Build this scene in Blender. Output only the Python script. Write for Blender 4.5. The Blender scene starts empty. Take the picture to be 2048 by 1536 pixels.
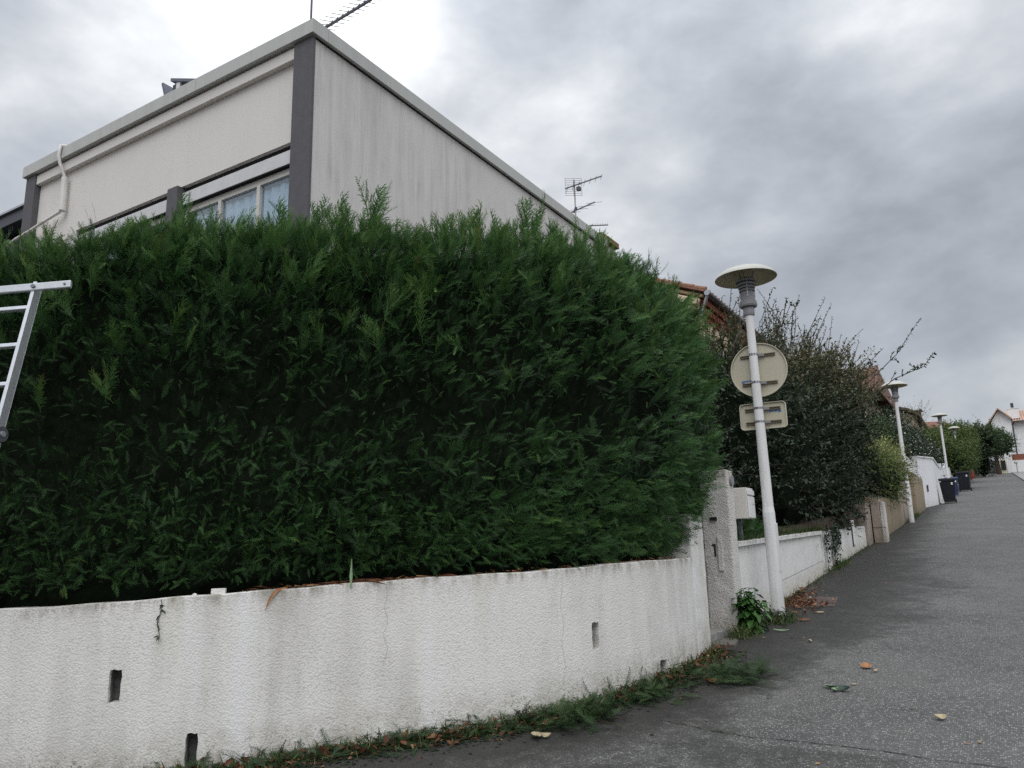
import bpy, bmesh, math, random
import numpy as np
from mathutils import Vector, Matrix

rng = np.random.default_rng(7)
random.seed(7)
R = math.radians
scene = bpy.context.scene
COL = scene.collection
SLOPE = 0.08517          # the street climbs about 5 degrees along +Y
EYE = Vector((0, 0, 1.68))

# ------------------------------------------------------------------ camera
cam_d = bpy.data.cameras.new("camera")
cam = bpy.data.objects.new("camera", cam_d)
COL.objects.link(cam)
pitch, roll, yaw = R(12.2), R(1.4), R(-31.5688)
F0 = Vector((math.sin(yaw), math.cos(yaw), 0)); R0 = Vector((math.cos(yaw), -math.sin(yaw), 0)); Z0 = Vector((0, 0, 1))
Fv = F0 * math.cos(pitch) + Z0 * math.sin(pitch)
U0 = Z0 * math.cos(pitch) - F0 * math.sin(pitch)
Uv = U0 * math.cos(roll) + R0 * math.sin(roll)
Rv = R0 * math.cos(roll) - U0 * math.sin(roll)
M = Matrix((Rv, Uv, -Fv)).transposed().to_4x4(); M.translation = EYE
cam.matrix_world = M
cam_d.sensor_width = 36.0
cam_d.lens = 1560.0 / 2048.0 * 36.0
cam_d.clip_start = 0.05
cam_d.clip_end = 3000
scene.camera = cam

# ------------------------------------------------------------------ sky and sun (overcast)
SUN_EL, SUN_AZ = R(52), R(150)     # azimuth measured clockwise from +Y
world = bpy.data.worlds.new("World"); scene.world = world; world.use_nodes = True
wn, wl = world.node_tree.nodes, world.node_tree.links
wn.clear()
def WN(t, **k):
    n = wn.new(t)
    for a, b in k.items(): setattr(n, a, b)
    return n
wout = WN('ShaderNodeOutputWorld'); bg = WN('ShaderNodeBackground'); bg.inputs['Strength'].default_value = 0.1
sky = WN('ShaderNodeTexSky', sky_type='NISHITA'); sky.sun_disc = False
sky.sun_elevation = SUN_EL; sky.sun_rotation = SUN_AZ
geo = WN('ShaderNodeNewGeometry')
neg = WN('ShaderNodeVectorMath', operation='SCALE'); neg.inputs['Scale'].default_value = -1.0
wl.new(geo.outputs['Incoming'], neg.inputs[0])
sep = WN('ShaderNodeSeparateXYZ'); wl.new(neg.outputs[0], sep.inputs[0])
def wmath(op, a, b=None, c=None, clamp=False):
    n = WN('ShaderNodeMath', operation=op); n.use_clamp = clamp
    for i, v in enumerate((a, b, c)):
        if v is None: continue
        if isinstance(v, (int, float)): n.inputs[i].default_value = v
        else: wl.new(v, n.inputs[i])
    return n.outputs[0]
zc = wmath('MAXIMUM', sep.outputs['Z'], 0.0)
den = wmath('ADD', zc, 0.28)
comb = WN('ShaderNodeCombineXYZ')
wl.new(wmath('DIVIDE', sep.outputs['X'], den), comb.inputs[0]); wl.new(wmath('DIVIDE', sep.outputs['Y'], den), comb.inputs[1])
mapd = WN('ShaderNodeMapping'); mapd.inputs['Scale'].default_value = (1.0, 1.0, 1.7); mapd.inputs['Rotation'].default_value = (0.3, 0.2, 0.5); wl.new(neg.outputs[0], mapd.inputs[0])
def wnoise(scale, detail, rough, off, dist=0.0, src=None):
    add = WN('ShaderNodeVectorMath', operation='ADD'); add.inputs[1].default_value = off
    wl.new(src if src is not None else comb.outputs[0], add.inputs[0])
    n = WN('ShaderNodeTexNoise'); n.inputs['Scale'].default_value = scale; n.inputs['Detail'].default_value = detail
    n.inputs['Roughness'].default_value = rough; n.inputs['Distortion'].default_value = dist
    wl.new(add.outputs[0], n.inputs['Vector']); return n.outputs['Fac']
n1 = wnoise(2.4, 6.0, 0.50, (3.1, 1.7, 0.0), 0.12, mapd.outputs[0])
n2 = wnoise(6.5, 6.0, 0.55, (9.2, 4.1, 2.0), 0.15, mapd.outputs[0])
cloud = wmath('ADD', wmath('ADD', wmath('MULTIPLY', n1, 0.72), wmath('MULTIPLY', n2, 0.42)), -0.055)
# cloud banks and thin bright gaps: soft lobes round given directions of the sky (direction, sharpness, amount)
LOBES = [
    ((-0.5789, 0.5481, 0.6036), 130, 0.170),
    ((-0.2928, 0.8059, 0.5146), 160, 0.070),
    ((-0.0982, 0.8218, 0.5613), 150, 0.120),
    ((0.0072, 0.8674, 0.4976), 110, 0.110),
    ((-0.7347, 0.3890, 0.5558), 120, 0.060),
    ((-0.1434, 0.8827, 0.4476), 22, -0.250),
    ((-0.4288, 0.6896, 0.5836), 90, -0.040),
    ((0.0119, 0.9280, 0.3724), 60, -0.080),
    ((-0.7959, 0.3958, 0.4581), 70, -0.020),
    ((-0.3685, 0.8539, 0.3675), 90, 0.070),
    ((-0.0284, 0.9818, 0.1878), 60, 0.080),
    ((-0.2029, 0.8153, 0.5424), 120, -0.060),
    ((-0.5403, 0.6996, 0.4676), 70, 0.030),
]
for (d, k, a) in LOBES:
    v = Vector(d).normalized()
    dp = WN('ShaderNodeVectorMath', operation='DOT_PRODUCT'); wl.new(neg.outputs[0], dp.inputs[0]); dp.inputs[1].default_value = v
    e = wmath('MULTIPLY', wmath('SUBTRACT', dp.outputs['Value'], 1.0), float(k))
    cloud = wmath('ADD', cloud, wmath('MULTIPLY', wmath('EXPONENT', e), float(a)))
ramp = WN('ShaderNodeValToRGB'); wl.new(cloud, ramp.inputs[0])
cr = ramp.color_ramp
cr.elements[0].position = 0.30; cr.elements[0].color = (0.275, 0.296, 0.328, 1)
cr.elements[1].position = 0.80; cr.elements[1].color = (0.91, 0.92, 0.925, 1)
for p_, c_ in ((0.42, (0.375, 0.400, 0.440, 1)), (0.52, (0.480, 0.503, 0.535, 1)), (0.62, (0.63, 0.645, 0.665, 1))):
    e_ = cr.elements.new(p_); e_.color = c_
# overcast skies are brighter towards the zenith than at the horizon
zen = wmath('ADD', wmath('MULTIPLY', wmath('POWER', zc, 1.3), 7.5), 8.8)
zen = wmath('ADD', zen, 0.0)
low = WN('ShaderNodeMapRange'); wl.new(sep.outputs['Z'], low.inputs[0])
low.inputs[1].default_value = 0.55; low.inputs[2].default_value = 0.95; low.inputs[3].default_value = 1.0; low.inputs[4].default_value = 1.75
amp = wmath('MULTIPLY', zen, low.outputs[0])
vm = WN('ShaderNodeVectorMath', operation='SCALE'); wl.new(ramp.outputs[0], vm.inputs[0]); wl.new(amp, vm.inputs['Scale'])
mixw = WN('ShaderNodeMix', data_type='RGBA'); mixw.inputs[0].default_value = 0.96
wl.new(sky.outputs[0], mixw.inputs[6]); wl.new(vm.outputs[0], mixw.inputs[7])
wl.new(mixw.outputs[2], bg.inputs['Color']); wl.new(bg.outputs[0], wout.inputs[0])

sun_d = bpy.data.lights.new("sun", 'SUN'); sun_d.energy = 1.0; sun_d.angle = R(50); sun_d.color = (1.0, 0.97, 0.93)
sun = bpy.data.objects.new("sun", sun_d); COL.objects.link(sun)
sdir = Vector((math.sin(SUN_AZ) * math.cos(SUN_EL), math.cos(SUN_AZ) * math.cos(SUN_EL), math.sin(SUN_EL)))
sun.rotation_euler = sdir.to_track_quat('Z', 'Y').to_euler()

scene.view_settings.view_transform = 'Standard'; scene.view_settings.look = 'None'
scene.view_settings.exposure = 0.30; scene.view_settings.gamma = 1.0
scene.view_settings.use_curve_mapping = False
scene.cycles.max_bounces = 6
scene.cycles.use_denoising = False

# ------------------------------------------------------------------ materials
MATS = {}
class NT:
    def __init__(s, name):
        s.m = bpy.data.materials.new(name); s.m.use_nodes = True
        s.n, s.l = s.m.node_tree.nodes, s.m.node_tree.links
        s.b = s.n['Principled BSDF']; s.out = s.n['Material Output']
        s.tc = s.n.new('ShaderNodeTexCoord')
    def set(s, inp, v):
        if hasattr(v, 'is_output') or isinstance(v, bpy.types.NodeSocket): s.l.new(v, inp)
        elif isinstance(v, (tuple, list)) and len(v) == 3 and inp.type == 'RGBA': inp.default_value = (*v, 1)
        else: inp.default_value = v
    def P(s, **k):
        for a, v in k.items(): s.set(s.b.inputs[a.replace('_', ' ')], v)
    def mapped(s, scale=(1, 1, 1), loc=(0, 0, 0), src='Object'):
        mp = s.n.new('ShaderNodeMapping'); mp.inputs['Scale'].default_value = scale; mp.inputs['Location'].default_value = loc
        s.l.new(s.tc.outputs[src], mp.inputs[0]); return mp.outputs[0]
    def noise(s, scale, detail=4, rough=0.5, vec=None, dist=0.0, out='Fac'):
        t = s.n.new('ShaderNodeTexNoise'); t.inputs['Scale'].default_value = scale; t.inputs['Detail'].default_value = detail
        t.inputs['Roughness'].default_value = rough; t.inputs['Distortion'].default_value = dist
        s.l.new(vec if vec is not None else s.tc.outputs['Object'], t.inputs['Vector']); return t.outputs[out]
    def voro(s, scale, vec=None, feature='F1', out='Distance', rnd=1.0):
        t = s.n.new('ShaderNodeTexVoronoi'); t.feature = feature; t.inputs['Scale'].default_value = scale
        t.inputs['Randomness'].default_value = rnd
        s.l.new(vec if vec is not None else s.tc.outputs['Object'], t.inputs['Vector']); return t.outputs[out]
    def ramp(s, fac, pts):
        r = s.n.new('ShaderNodeValToRGB'); s.l.new(fac, r.inputs[0]); e = r.color_ramp.elements
        while len(e) < len(pts): e.new(0.5)
        for el, (p, c) in zip(e, pts):
            el.position = p; el.color = (*c, 1) if isinstance(c, tuple) else (c, c, c, 1)
        return r.outputs[0]
    def mix(s, fac, a, b, mode='MIX'):
        m = s.n.new('ShaderNodeMix'); m.data_type = 'RGBA'; m.blend_type = mode
        s.set(m.inputs[0], fac); s.set(m.inputs[6], a); s.set(m.inputs[7], b); return m.outputs[2]
    def math(s, op, a, b=None, clamp=False):
        m = s.n.new('ShaderNodeMath'); m.operation = op; m.use_clamp = clamp
        s.set(m.inputs[0], a)
        if b is not None: s.set(m.inputs[1], b)
        return m.outputs[0]
    def attr(s, name, out='Fac'):
        a = s.n.new('ShaderNodeAttribute'); a.attribute_name = name; return a.outputs[out]
    def bump(s, h, strength=0.5, dist=0.01):
        b = s.n.new('ShaderNodeBump'); b.inputs['Strength'].default_value = strength; b.inputs['Distance'].default_value = dist
        s.l.new(h, b.inputs['Height']); s.l.new(b.outputs[0], s.b.inputs['Normal']); return b
    def sepz(s):
        q = s.n.new('ShaderNodeSeparateXYZ'); s.l.new(s.tc.outputs['Object'], q.inputs[0]); return q.outputs

def plain(name, col, rough=0.6, metal=0.0, var=0.12, vs=6.0, spec=0.5):
    t = NT(name)
    n = t.noise(vs, 4, 0.6)
    c = t.mix(t.ramp(n, [(0.3, 0.0), (0.7, 1.0)]), tuple(max(0, x * (1 - var)) for x in col), tuple(min(1, x * (1 + var)) for x in col))
    t.P(Base_Color=c, Roughness=rough, Metallic=metal); t.b.inputs['Specular IOR Level'].default_value = spec
    return t.m

def stucco(name, col, scale=75.0, strength=0.9, dist=0.012, stain=(0.40, 0.385, 0.335), amount=0.75, base=(0.30, 0.27, 0.20), relz=True):
    """roughcast render: nodules, rain streaks, dirty foot"""
    t = NT(name)
    cells = t.voro(scale, feature='SMOOTH_F1')
    fine = t.noise(scale * 1.3, 3, 0.6)
    big = t.noise(scale * 0.35, 2, 0.5)
    h = t.math('ADD', t.math('MULTIPLY', cells, -0.9), t.math('ADD', t.math('MULTIPLY', fine, 0.5), t.math('MULTIPLY', big, 0.6)))
    t.bump(h, strength, dist)
    streak = t.noise(3.0, 5, 0.55, t.mapped((0.9, 0.9, 0.12)), 0.3)
    streak2 = t.noise(9.0, 4, 0.6, t.mapped((1.8, 1.8, 0.22), (3, 1, 5)))
    blot = t.noise(1.1, 5, 0.6)
    sf = t.math('MULTIPLY', t.ramp(streak, [(0.45, 0.0), (0.72, 1.0)]), t.ramp(blot, [(0.35, 0.15), (0.65, 1.0)]))
    sf = t.math('ADD', sf, t.math('MULTIPLY', t.ramp(streak2, [(0.55, 0.0), (0.80, 1.0)]), 0.22), True)
    c = t.mix(t.math('MULTIPLY', sf, amount), col, stain)
    # dirt held in the pits of the render
    pit = t.ramp(cells, [(0.35, 0.0), (0.75, 1.0)])
    pitamt = t.math('MULTIPLY', pit, t.ramp(t.noise(2.2, 4, 0.6), [(0.35, 0.10), (0.7, 0.55)]))
    c = t.mix(pitamt, c, tuple(x * 0.55 for x in col))
    # splash zone at the foot (vertex attribute 'foot': 1 at the ground)
    foot = t.attr('foot')
    fn = t.math('MULTIPLY', foot, t.ramp(t.noise(9.0, 5, 0.65), [(0.38, 0.1), (0.62, 1.0)]), True)
    spk = t.math('MULTIPLY', t.math('MULTIPLY', t.ramp(t.noise(46.0, 4, 0.7), [(0.54, 0.0), (0.62, 1.0)]), t.ramp(foot, [(0.0, 0.0), (0.75, 1.0)])), t.ramp(t.noise(3.0, 4, 0.6), [(0.35, 0.3), (0.6, 1.0)]))
    c = t.mix(t.math('MULTIPLY', spk, 0.85), c, (0.06, 0.06, 0.045))
    c = t.mix(t.math('MULTIPLY', fn, 0.75), c, base)
    # grime washed down from the top edge
    topa = t.attr('topedge')
    tn = t.math('MULTIPLY', topa, t.ramp(t.noise(14.0, 5, 0.7, t.mapped((1, 1, 0.25))), [(0.40, 0.0), (0.62, 1.0)]), True)
    c = t.mix(t.math('MULTIPLY', tn, 0.7), c, (0.17, 0.15, 0.10))
    if name == 'roughcast_near':
        al = t.ramp(t.noise(1.3, 4, 0.6, t.mapped((1.4, 1.4, 0.35), (5, 2, 0))), [(0.56, 0.0), (0.72, 1.0)])
        c = t.mix(t.math('MULTIPLY', al, 0.35), c, (0.45, 0.44, 0.28))
        wb = t.ramp(t.noise(1.6, 3, 0.5, t.mapped((1.2, 1.2, 0.05), (1, 8, 3))), [(0.60, 0.0), (0.70, 1.0)])
        c = t.mix(t.math('MULTIPLY', wb, 0.6), c, (0.84, 0.84, 0.85))
    t.P(Base_Color=c, Roughness=0.93)
    t.b.inputs['Specular IOR Level'].default_value = 0.25
    return t.m

def foliage_mat(name, stops, rough=0.55, trans=0.12, spec=0.35):
    t = NT(name)
    tint = t.attr('tint')
    c = t.ramp(tint, stops)
    n = t.noise(1.7, 4, 0.6)
    c = t.mix(0.5, c, t.mix(n, c, t.mix(1.0, c, (0.62, 0.62, 0.62), 'MULTIPLY')))
    t.P(Base_Color=c, Roughness=rough); t.b.inputs['Specular IOR Level'].default_value = spec
    tr = t.n.new('ShaderNodeBsdfTranslucent'); t.l.new(c, tr.inputs[0])
    mx = t.n.new('ShaderNodeMixShader'); mx.inputs[0].default_value = trans
    t.l.new(t.b.outputs[0], mx.inputs[1]); t.l.new(tr.outputs[0], mx.inputs[2]); t.l.new(mx.outputs[0], t.out.inputs[0])
    return t.m

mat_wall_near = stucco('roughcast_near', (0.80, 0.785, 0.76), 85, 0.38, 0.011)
mat_wall_shade = stucco('roughcast_shaded', (0.68, 0.66, 0.635), 72, 0.7, 0.013, amount=0.6)  # darker copy of the white roughcast, pillar's shade put into the colour
mat_wall2 = stucco('painted_render', (0.80, 0.795, 0.775), 34, 0.30, 0.006, amount=0.28, base=(0.42, 0.36, 0.22))
mat_white_wall = stucco('smooth_white_render', (0.80, 0.81, 0.83), 30, 0.12, 0.004, amount=0.18, base=(0.5, 0.48, 0.42))
mat_tan = stucco('tan_concrete', (0.34, 0.275, 0.195), 26, 0.5, 0.01, stain=(0.15, 0.125, 0.085), amount=0.75, base=(0.13, 0.12, 0.07))
mat_tan2 = stucco('pinkish_concrete', (0.40, 0.34, 0.29), 26, 0.45, 0.01, stain=(0.2, 0.16, 0.12), amount=0.7, base=(0.15, 0.12, 0.08))
mat_conc = plain('concrete', (0.27, 0.265, 0.25), 0.9, var=0.3, vs=14)
mat_conc_dark = plain('dark_concrete', (0.10, 0.10, 0.098), 0.95, var=0.4, vs=25)  # darker concrete lining the weep holes
mat_step = plain('grimy_concrete', (0.13, 0.12, 0.105), 0.95, var=0.4, vs=12)
mat_soil = plain('dry_soil_litter', (0.060, 0.043, 0.026), 1.0, var=0.5, vs=18)

def house_mat(name, col, streaky):
    t = NT(name)
    st = t.noise(4.0, 6, 0.62, t.mapped((1.6, 1.6, 0.10)), 0.2)
    st2 = t.noise(16.0, 4, 0.6, t.mapped((1.4, 1.4, 0.09), (2, 7, 1)))
    blot = t.noise(0.55, 4, 0.6, None, 0.4)
    m = t.math('MULTIPLY', t.ramp(st, [(0.42, 0.0), (0.75, 1.0)]), t.ramp(blot, [(0.38, 0.05), (0.66, 1.0)]))
    m = t.math('ADD', m, t.math('MULTIPLY', t.math('MULTIPLY', t.ramp(st2, [(0.5, 0.0), (0.78, 1.0)]), t.ramp(blot, [(0.35, 0.1), (0.6, 1.0)])), 0.6), True)
    c = t.mix(t.math('MULTIPLY', m, streaky), col, (col[0] * 0.50, col[1] * 0.48, col[2] * 0.45))
    c = t.mix(t.math('MULTIPLY', t.ramp(t.noise(0.9, 3, 0.5), [(0.3, 0.0), (0.7, 1.0)]), 0.25), c, tuple(x * 0.82 for x in col))
    t.P(Base_Color=c, Roughness=0.92); t.b.inputs['Specular IOR Level'].default_value = 0.2
    t.bump(t.noise(70, 4, 0.65), 0.35, 0.006)
    return t.m
mat_house_side = house_mat('house_render_side', (0.69, 0.67, 0.66), 0.80)
mat_house_front = house_mat('house_render_front', (0.75, 0.72, 0.69), 0.12)
mat_coping = house_mat('coping_metal', (0.53, 0.54, 0.525), 0.35)
mat_pilaster = plain('dark_grey_paint', (0.105, 0.103, 0.113), 0.85, var=0.10, vs=9)
mat_dark = plain('dark_gap', (0.012, 0.012, 0.014), 0.9)
mat_pvc = plain('white_plastic', (0.70, 0.70, 0.70), 0.4, var=0.05)
mat_shutter = plain('shutter_box_paint', (0.62, 0.62, 0.635), 0.5, var=0.06)
mat_frame = plain('window_frame_paint', (0.60, 0.585, 0.55), 0.5, var=0.05)
mat_pipe = plain('pipe_white_paint', (0.70, 0.68, 0.66), 0.5, var=0.08)
mat_anthracite = plain('anthracite_metal', (0.05, 0.055, 0.07), 0.45, 0.2)
mat_slate_blue = plain('grey_blue_panel', (0.11, 0.12, 0.155), 0.5)
mat_alu = plain('brushed_aluminium', (0.74, 0.76, 0.80), 0.34, 0.75, var=0.08, vs=30)
mat_alu_dark = plain('scuffed_steel', (0.18, 0.19, 0.21), 0.45, 0.7, var=0.3, vs=40)
mat_antenna = plain('antenna_metal', (0.12, 0.12, 0.14), 0.5, 0.5)
mat_mast = plain('galvanised_mast', (0.34, 0.33, 0.33), 0.5, 0.5)
def pole_mat():
    t = NT('pole_white_paint')
    z = t.sepz()[2]
    foot = t.ramp(t.math('MULTIPLY', z, 1.0), [(0.0, 1.0), (0.45, 0.0)])
    g = t.math('MULTIPLY', foot, t.ramp(t.noise(22, 4, 0.6), [(0.4, 0.2), (0.65, 1.0)]))
    st = t.math('MULTIPLY', t.ramp(t.noise(20, 5, 0.6, t.mapped((1, 1, 0.06))), [(0.5, 0.0), (0.75, 1.0)]), 0.28)
    chips = t.math('MULTIPLY', t.ramp(t.noise(70, 3, 0.6), [(0.68, 0.0), (0.72, 1.0)]), 0.5)
    c = t.mix(t.math('ADD', t.math('ADD', t.math('MULTIPLY', g, 0.55), st), chips, True), (0.76, 0.76, 0.765), (0.36, 0.34, 0.29))
    t.P(Base_Color=c, Roughness=0.42); return t.m
mat_lamp_pole = pole_mat()
mat_lamp_head = plain('lamp_grey_plastic', (0.25, 0.25, 0.265), 0.5, var=0.08)
mat_lamp_shade = plain('lamp_cream_shade', (0.50, 0.495, 0.45), 0.5, var=0.08)
mat_lamp_under = plain('lamp_shade_underside', (0.52, 0.47, 0.33), 0.6, var=0.12)
mat_lamp_dark = plain('lamp_louvre_gap', (0.035, 0.03, 0.035), 0.6)
mat_sign_back = plain('sign_back_beige', (0.50, 0.47, 0.365), 0.5, var=0.05, vs=3)
mat_sign_rim = plain('sign_rim_beige', (0.58, 0.55, 0.45), 0.5)
mat_rail = plain('sign_rail_bronze', (0.13, 0.11, 0.075), 0.5, 0.4)
mat_clamp = plain('steel_clamp', (0.42, 0.43, 0.46), 0.35, 0.85, var=0.2, vs=60)
mat_blue = plain('blue_print', (0.06, 0.17, 0.42), 0.5)
mat_mail = plain('mailbox_cream', (0.70, 0.68, 0.63), 0.4, var=0.04)
mat_mail_front = plain('mailbox_front_white', (0.78, 0.79, 0.80), 0.4, var=0.03)
mat_bin = plain('bin_plastic', (0.010, 0.012, 0.018), 0.6, var=0.3, vs=9, spec=0.3)
mat_bin_blue = plain('bin_blue_plastic', (0.02, 0.045, 0.12), 0.45)
mat_rubber = plain('black_rubber', (0.015, 0.015, 0.015), 0.7)
mat_label = plain('white_label', (0.70, 0.70, 0.70), 0.5)
mat_bark = plain('bark', (0.075, 0.052, 0.034), 0.95, var=0.4, vs=20)
mat_twig = plain('grey_twig', (0.065, 0.055, 0.042), 0.9, var=0.3, vs=20)
mat_core = plain('shaded_inner_twigs', (0.006, 0.010, 0.005), 1.0, var=0.5, vs=14, spec=0.1)  # near-black: the shade deep inside the foliage is put into this colour
mat_beige = plain('beige_render', (0.60, 0.49, 0.34), 0.92, var=0.18, vs=3)
mat_beige_dirty = plain('weathered_cornice', (0.33, 0.25, 0.15), 0.92, var=0.4, vs=9)
mat_brick_red = plain('red_brick', (0.24, 0.075, 0.04), 0.9, var=0.4, vs=16)
mat_tile = plain('terracotta_tile', (0.27, 0.135, 0.09), 0.85, var=0.35, vs=9)
mat_tile_brown = plain('brown_terracotta_tile', (0.13, 0.065, 0.042), 0.9, var=0.4, vs=4)
mat_tile_far = plain('pale_terracotta_tile', (0.52, 0.36, 0.28), 0.85, var=0.3, vs=2.5)
mat_tile_dark = plain('weathered_roof', (0.10, 0.075, 0.06), 0.9, var=0.35, vs=3)
mat_far_white = plain('far_white_render', (0.80, 0.81, 0.82), 0.9, var=0.03, vs=1)
mat_far_beige = plain('far_beige_render', (0.50, 0.40, 0.30), 0.9, var=0.15, vs=1)
mat_brown_fence = plain('brown_fence_board', (0.24, 0.085, 0.05), 0.7, var=0.15)
mat_cream = plain('cream_pillar_render', (0.68, 0.66, 0.50), 0.9, var=0.08)
mat_gate = plain('dark_gate_metal', (0.02, 0.021, 0.024), 0.5)
mat_red = plain('hydrant_red', (0.42, 0.03, 0.03), 0.4)
mat_moss = plain('ochre_moss', (0.17, 0.13, 0.045), 1.0, var=0.4, vs=14)
mat_dead = plain('dead_leaf_orange', (0.36, 0.17, 0.075), 0.8, var=0.35, vs=30)
mat_dead_pale = plain('dead_leaf_pale', (0.40, 0.34, 0.21), 0.8, var=0.3, vs=30)
mat_dead_brown = plain('dead_leaf_brown', (0.17, 0.075, 0.035), 0.85, var=0.4, vs=30)
mat_green_leaf = plain('dark_glossy_leaf', (0.020, 0.048, 0.028), 0.35, var=0.3, vs=30)
mat_pale_under = plain('pale_leaf_underside', (0.20, 0.30, 0.17), 0.6, var=0.2, vs=30)
mat_patch = plain('old_reddish_trench_patch', (0.085, 0.066, 0.058), 0.9, var=0.3, vs=25)
mat_crack = plain('tar_filled_crack', (0.014, 0.014, 0.014), 0.9)
mat_hairline = plain('hairline_crack', (0.20, 0.19, 0.18), 0.95)

# glass with the curtain behind it
def glass():
    t = NT('window_glass')
    t.P(Base_Color=(0.8, 0.85, 0.9), Roughness=0.03)
    t.b.inputs['Transmission Weight'].default_value = 0.0
    t.b.inputs['IOR'].default_value = 1.45
    gl = t.n.new('ShaderNodeBsdfGlossy'); gl.inputs['Roughness'].default_value = 0.02; gl.inputs[0].default_value = (0.9, 0.95, 1, 1)
    tr = t.n.new('ShaderNodeBsdfTransparent'); tr.inputs[0].default_value = (0.80, 0.86, 0.90, 1)
    fr = t.n.new('ShaderNodeLayerWeight'); fr.inputs[0].default_value = 0.15
    mx = t.n.new('ShaderNodeMixShader'); t.l.new(fr.outputs[1], mx.inputs[0]); t.l.new(tr.outputs[0], mx.inputs[1]); t.l.new(gl.outputs[0], mx.inputs[2])
    t.l.new(mx.outputs[0], t.out.inputs[0]); return t.m
mat_glass = glass()
mat_curtain = plain('net_curtain', (0.86, 0.88, 0.90), 0.9, var=0.06, vs=2)
mat_room = plain('dim_room', (0.10, 0.10, 0.11), 0.95)

def asphalt():
    t = NT('asphalt')
    damp = t.attr('damp'); 
    n_big = t.noise(0.9, 5, 0.6, None, 0.5)
    n_mid = t.noise(5.0, 5, 0.65)
    cell = t.voro(80, out='Color'); sepc = t.n.new('ShaderNodeSeparateColor'); t.l.new(cell, sepc.inputs[0])
    cd = t.voro(80)
    stone = t.math('MULTIPLY', t.ramp(sepc.outputs[0], [(0.50, 0.0), (0.95, 1.0)]), t.ramp(cd, [(0.25, 1.0), (0.55, 0.0)]))
    cell2 = t.voro(210, out='Color'); sepc2 = t.n.new('ShaderNodeSeparateColor'); t.l.new(cell2, sepc2.inputs[0])
    base = t.ramp(n_mid, [(0.3, (0.060, 0.059, 0.057)), (0.7, (0.104, 0.102, 0.098))])
    base = t.mix(t.ramp(n_big, [(0.35, 0.0), (0.7, 0.6)]), base, (0.150, 0.147, 0.140))
    c = t.mix(t.math('MULTIPLY', stone, 0.85), base, (0.50, 0.49, 0.47))
    c = t.mix(t.math('MULTIPLY', t.ramp(sepc2.outputs[1], [(0.45, 0.0), (1.0, 1.0)]), 0.4), c, (0.045, 0.045, 0.05))
    # damp, moss-blackened strip along the walls and patches
    dn = t.math('ADD', damp, t.math('MULTIPLY', t.math('SUBTRACT', t.noise(1.6, 6, 0.65, None, 0.6), 0.5), 0.9))
    dn = t.math('ADD', dn, t.math('MULTIPLY', t.math('SUBTRACT', t.noise(9, 6, 0.72), 0.5), 0.75))
    dm = t.ramp(dn, [(0.16, 0.0), (0.34, 0.62), (0.58, 1.0)])
    c = t.mix(dm, c, t.mix(t.math('MULTIPLY', stone, 0.25), t.mix(t.noise(3, 4, 0.6), (0.014, 0.014, 0.014), (0.048, 0.045, 0.040)), (0.16, 0.155, 0.15)))
    rough = t.math('SUBTRACT', 0.86, t.math('MULTIPLY', dm, 0.18))
    t.P(Base_Color=c, Roughness=rough); t.b.inputs['Specular IOR Level'].default_value = 0.4
    h = t.math('ADD', t.math('MULTIPLY', cd, -0.8), t.math('MULTIPLY', t.noise(160, 3, 0.6), 0.6))
    t.bump(h, 0.7, 0.006)
    return t.m
mat_asphalt = asphalt()
mat_asphalt_far = plain('old_asphalt_patch', (0.055, 0.055, 0.058), 0.9, var=0.4, vs=60)

mat_cypress = foliage_mat('cypress_green', [(0.0, (0.013, 0.030, 0.012)), (0.35, (0.030, 0.078, 0.026)), (0.62, (0.056, 0.142, 0.040)), (0.85, (0.105, 0.215, 0.050)), (0.97, (0.13, 0.21, 0.05)), (1.0, (0.20, 0.095, 0.03))], 0.6, 0.15, 0.3)
mat_elae = foliage_mat('oleaster_leaf', [(0.0, (0.022, 0.038, 0.022)), (0.4, (0.048, 0.078, 0.042)), (0.62, (0.105, 0.122, 0.055)), (0.85, (0.20, 0.165, 0.085)), (1.0, (0.34, 0.26, 0.15))], 0.5, 0.14, 0.35)
mat_ivy = foliage_mat('ivy_leaf', [(0.0, (0.014, 0.028, 0.016)), (0.6, (0.035, 0.070, 0.034)), (1.0, (0.10, 0.15, 0.05))], 0.4, 0.1, 0.5)
mat_bamboo = foliage_mat('light_shrub_leaf', [(0.0, (0.04, 0.065, 0.02)), (0.5, (0.16, 0.22, 0.065)), (1.0, (0.48, 0.50, 0.20))], 0.5, 0.3)
mat_weed = foliage_mat('weed_leaf', [(0.0, (0.025, 0.075, 0.018)), (0.6, (0.055, 0.155, 0.035)), (1.0, (0.11, 0.24, 0.06))], 0.45, 0.2, 0.4)
mat_tree_a = foliage_mat('yellowish_tree_leaf', [(0.0, (0.025, 0.045, 0.012)), (0.5, (0.068, 0.11, 0.026)), (1.0, (0.14, 0.19, 0.05))], 0.5, 0.2)
mat_tree_b = foliage_mat('deep_green_leaf', [(0.0, (0.014, 0.028, 0.012)), (0.5, (0.035, 0.068, 0.026)), (1.0, (0.085, 0.13, 0.045))], 0.5, 0.15)
mat_flower = foliage_mat('flowering_shrub_leaf', [(0.0, (0.018, 0.035, 0.020)), (0.75, (0.05, 0.085, 0.042)), (0.92, (0.12, 0.15, 0.08)), (0.93, (0.62, 0.60, 0.52)), (1.0, (0.75, 0.74, 0.68))], 0.5, 0.15)
mat_clip = foliage_mat('clippings_green', [(0.0, (0.018, 0.035, 0.016)), (0.5, (0.036, 0.078, 0.028)), (0.85, (0.075, 0.13, 0.04)), (0.93, (0.16, 0.10, 0.05)), (1.0, (0.24, 0.16, 0.09))], 0.6, 0.12)
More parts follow.
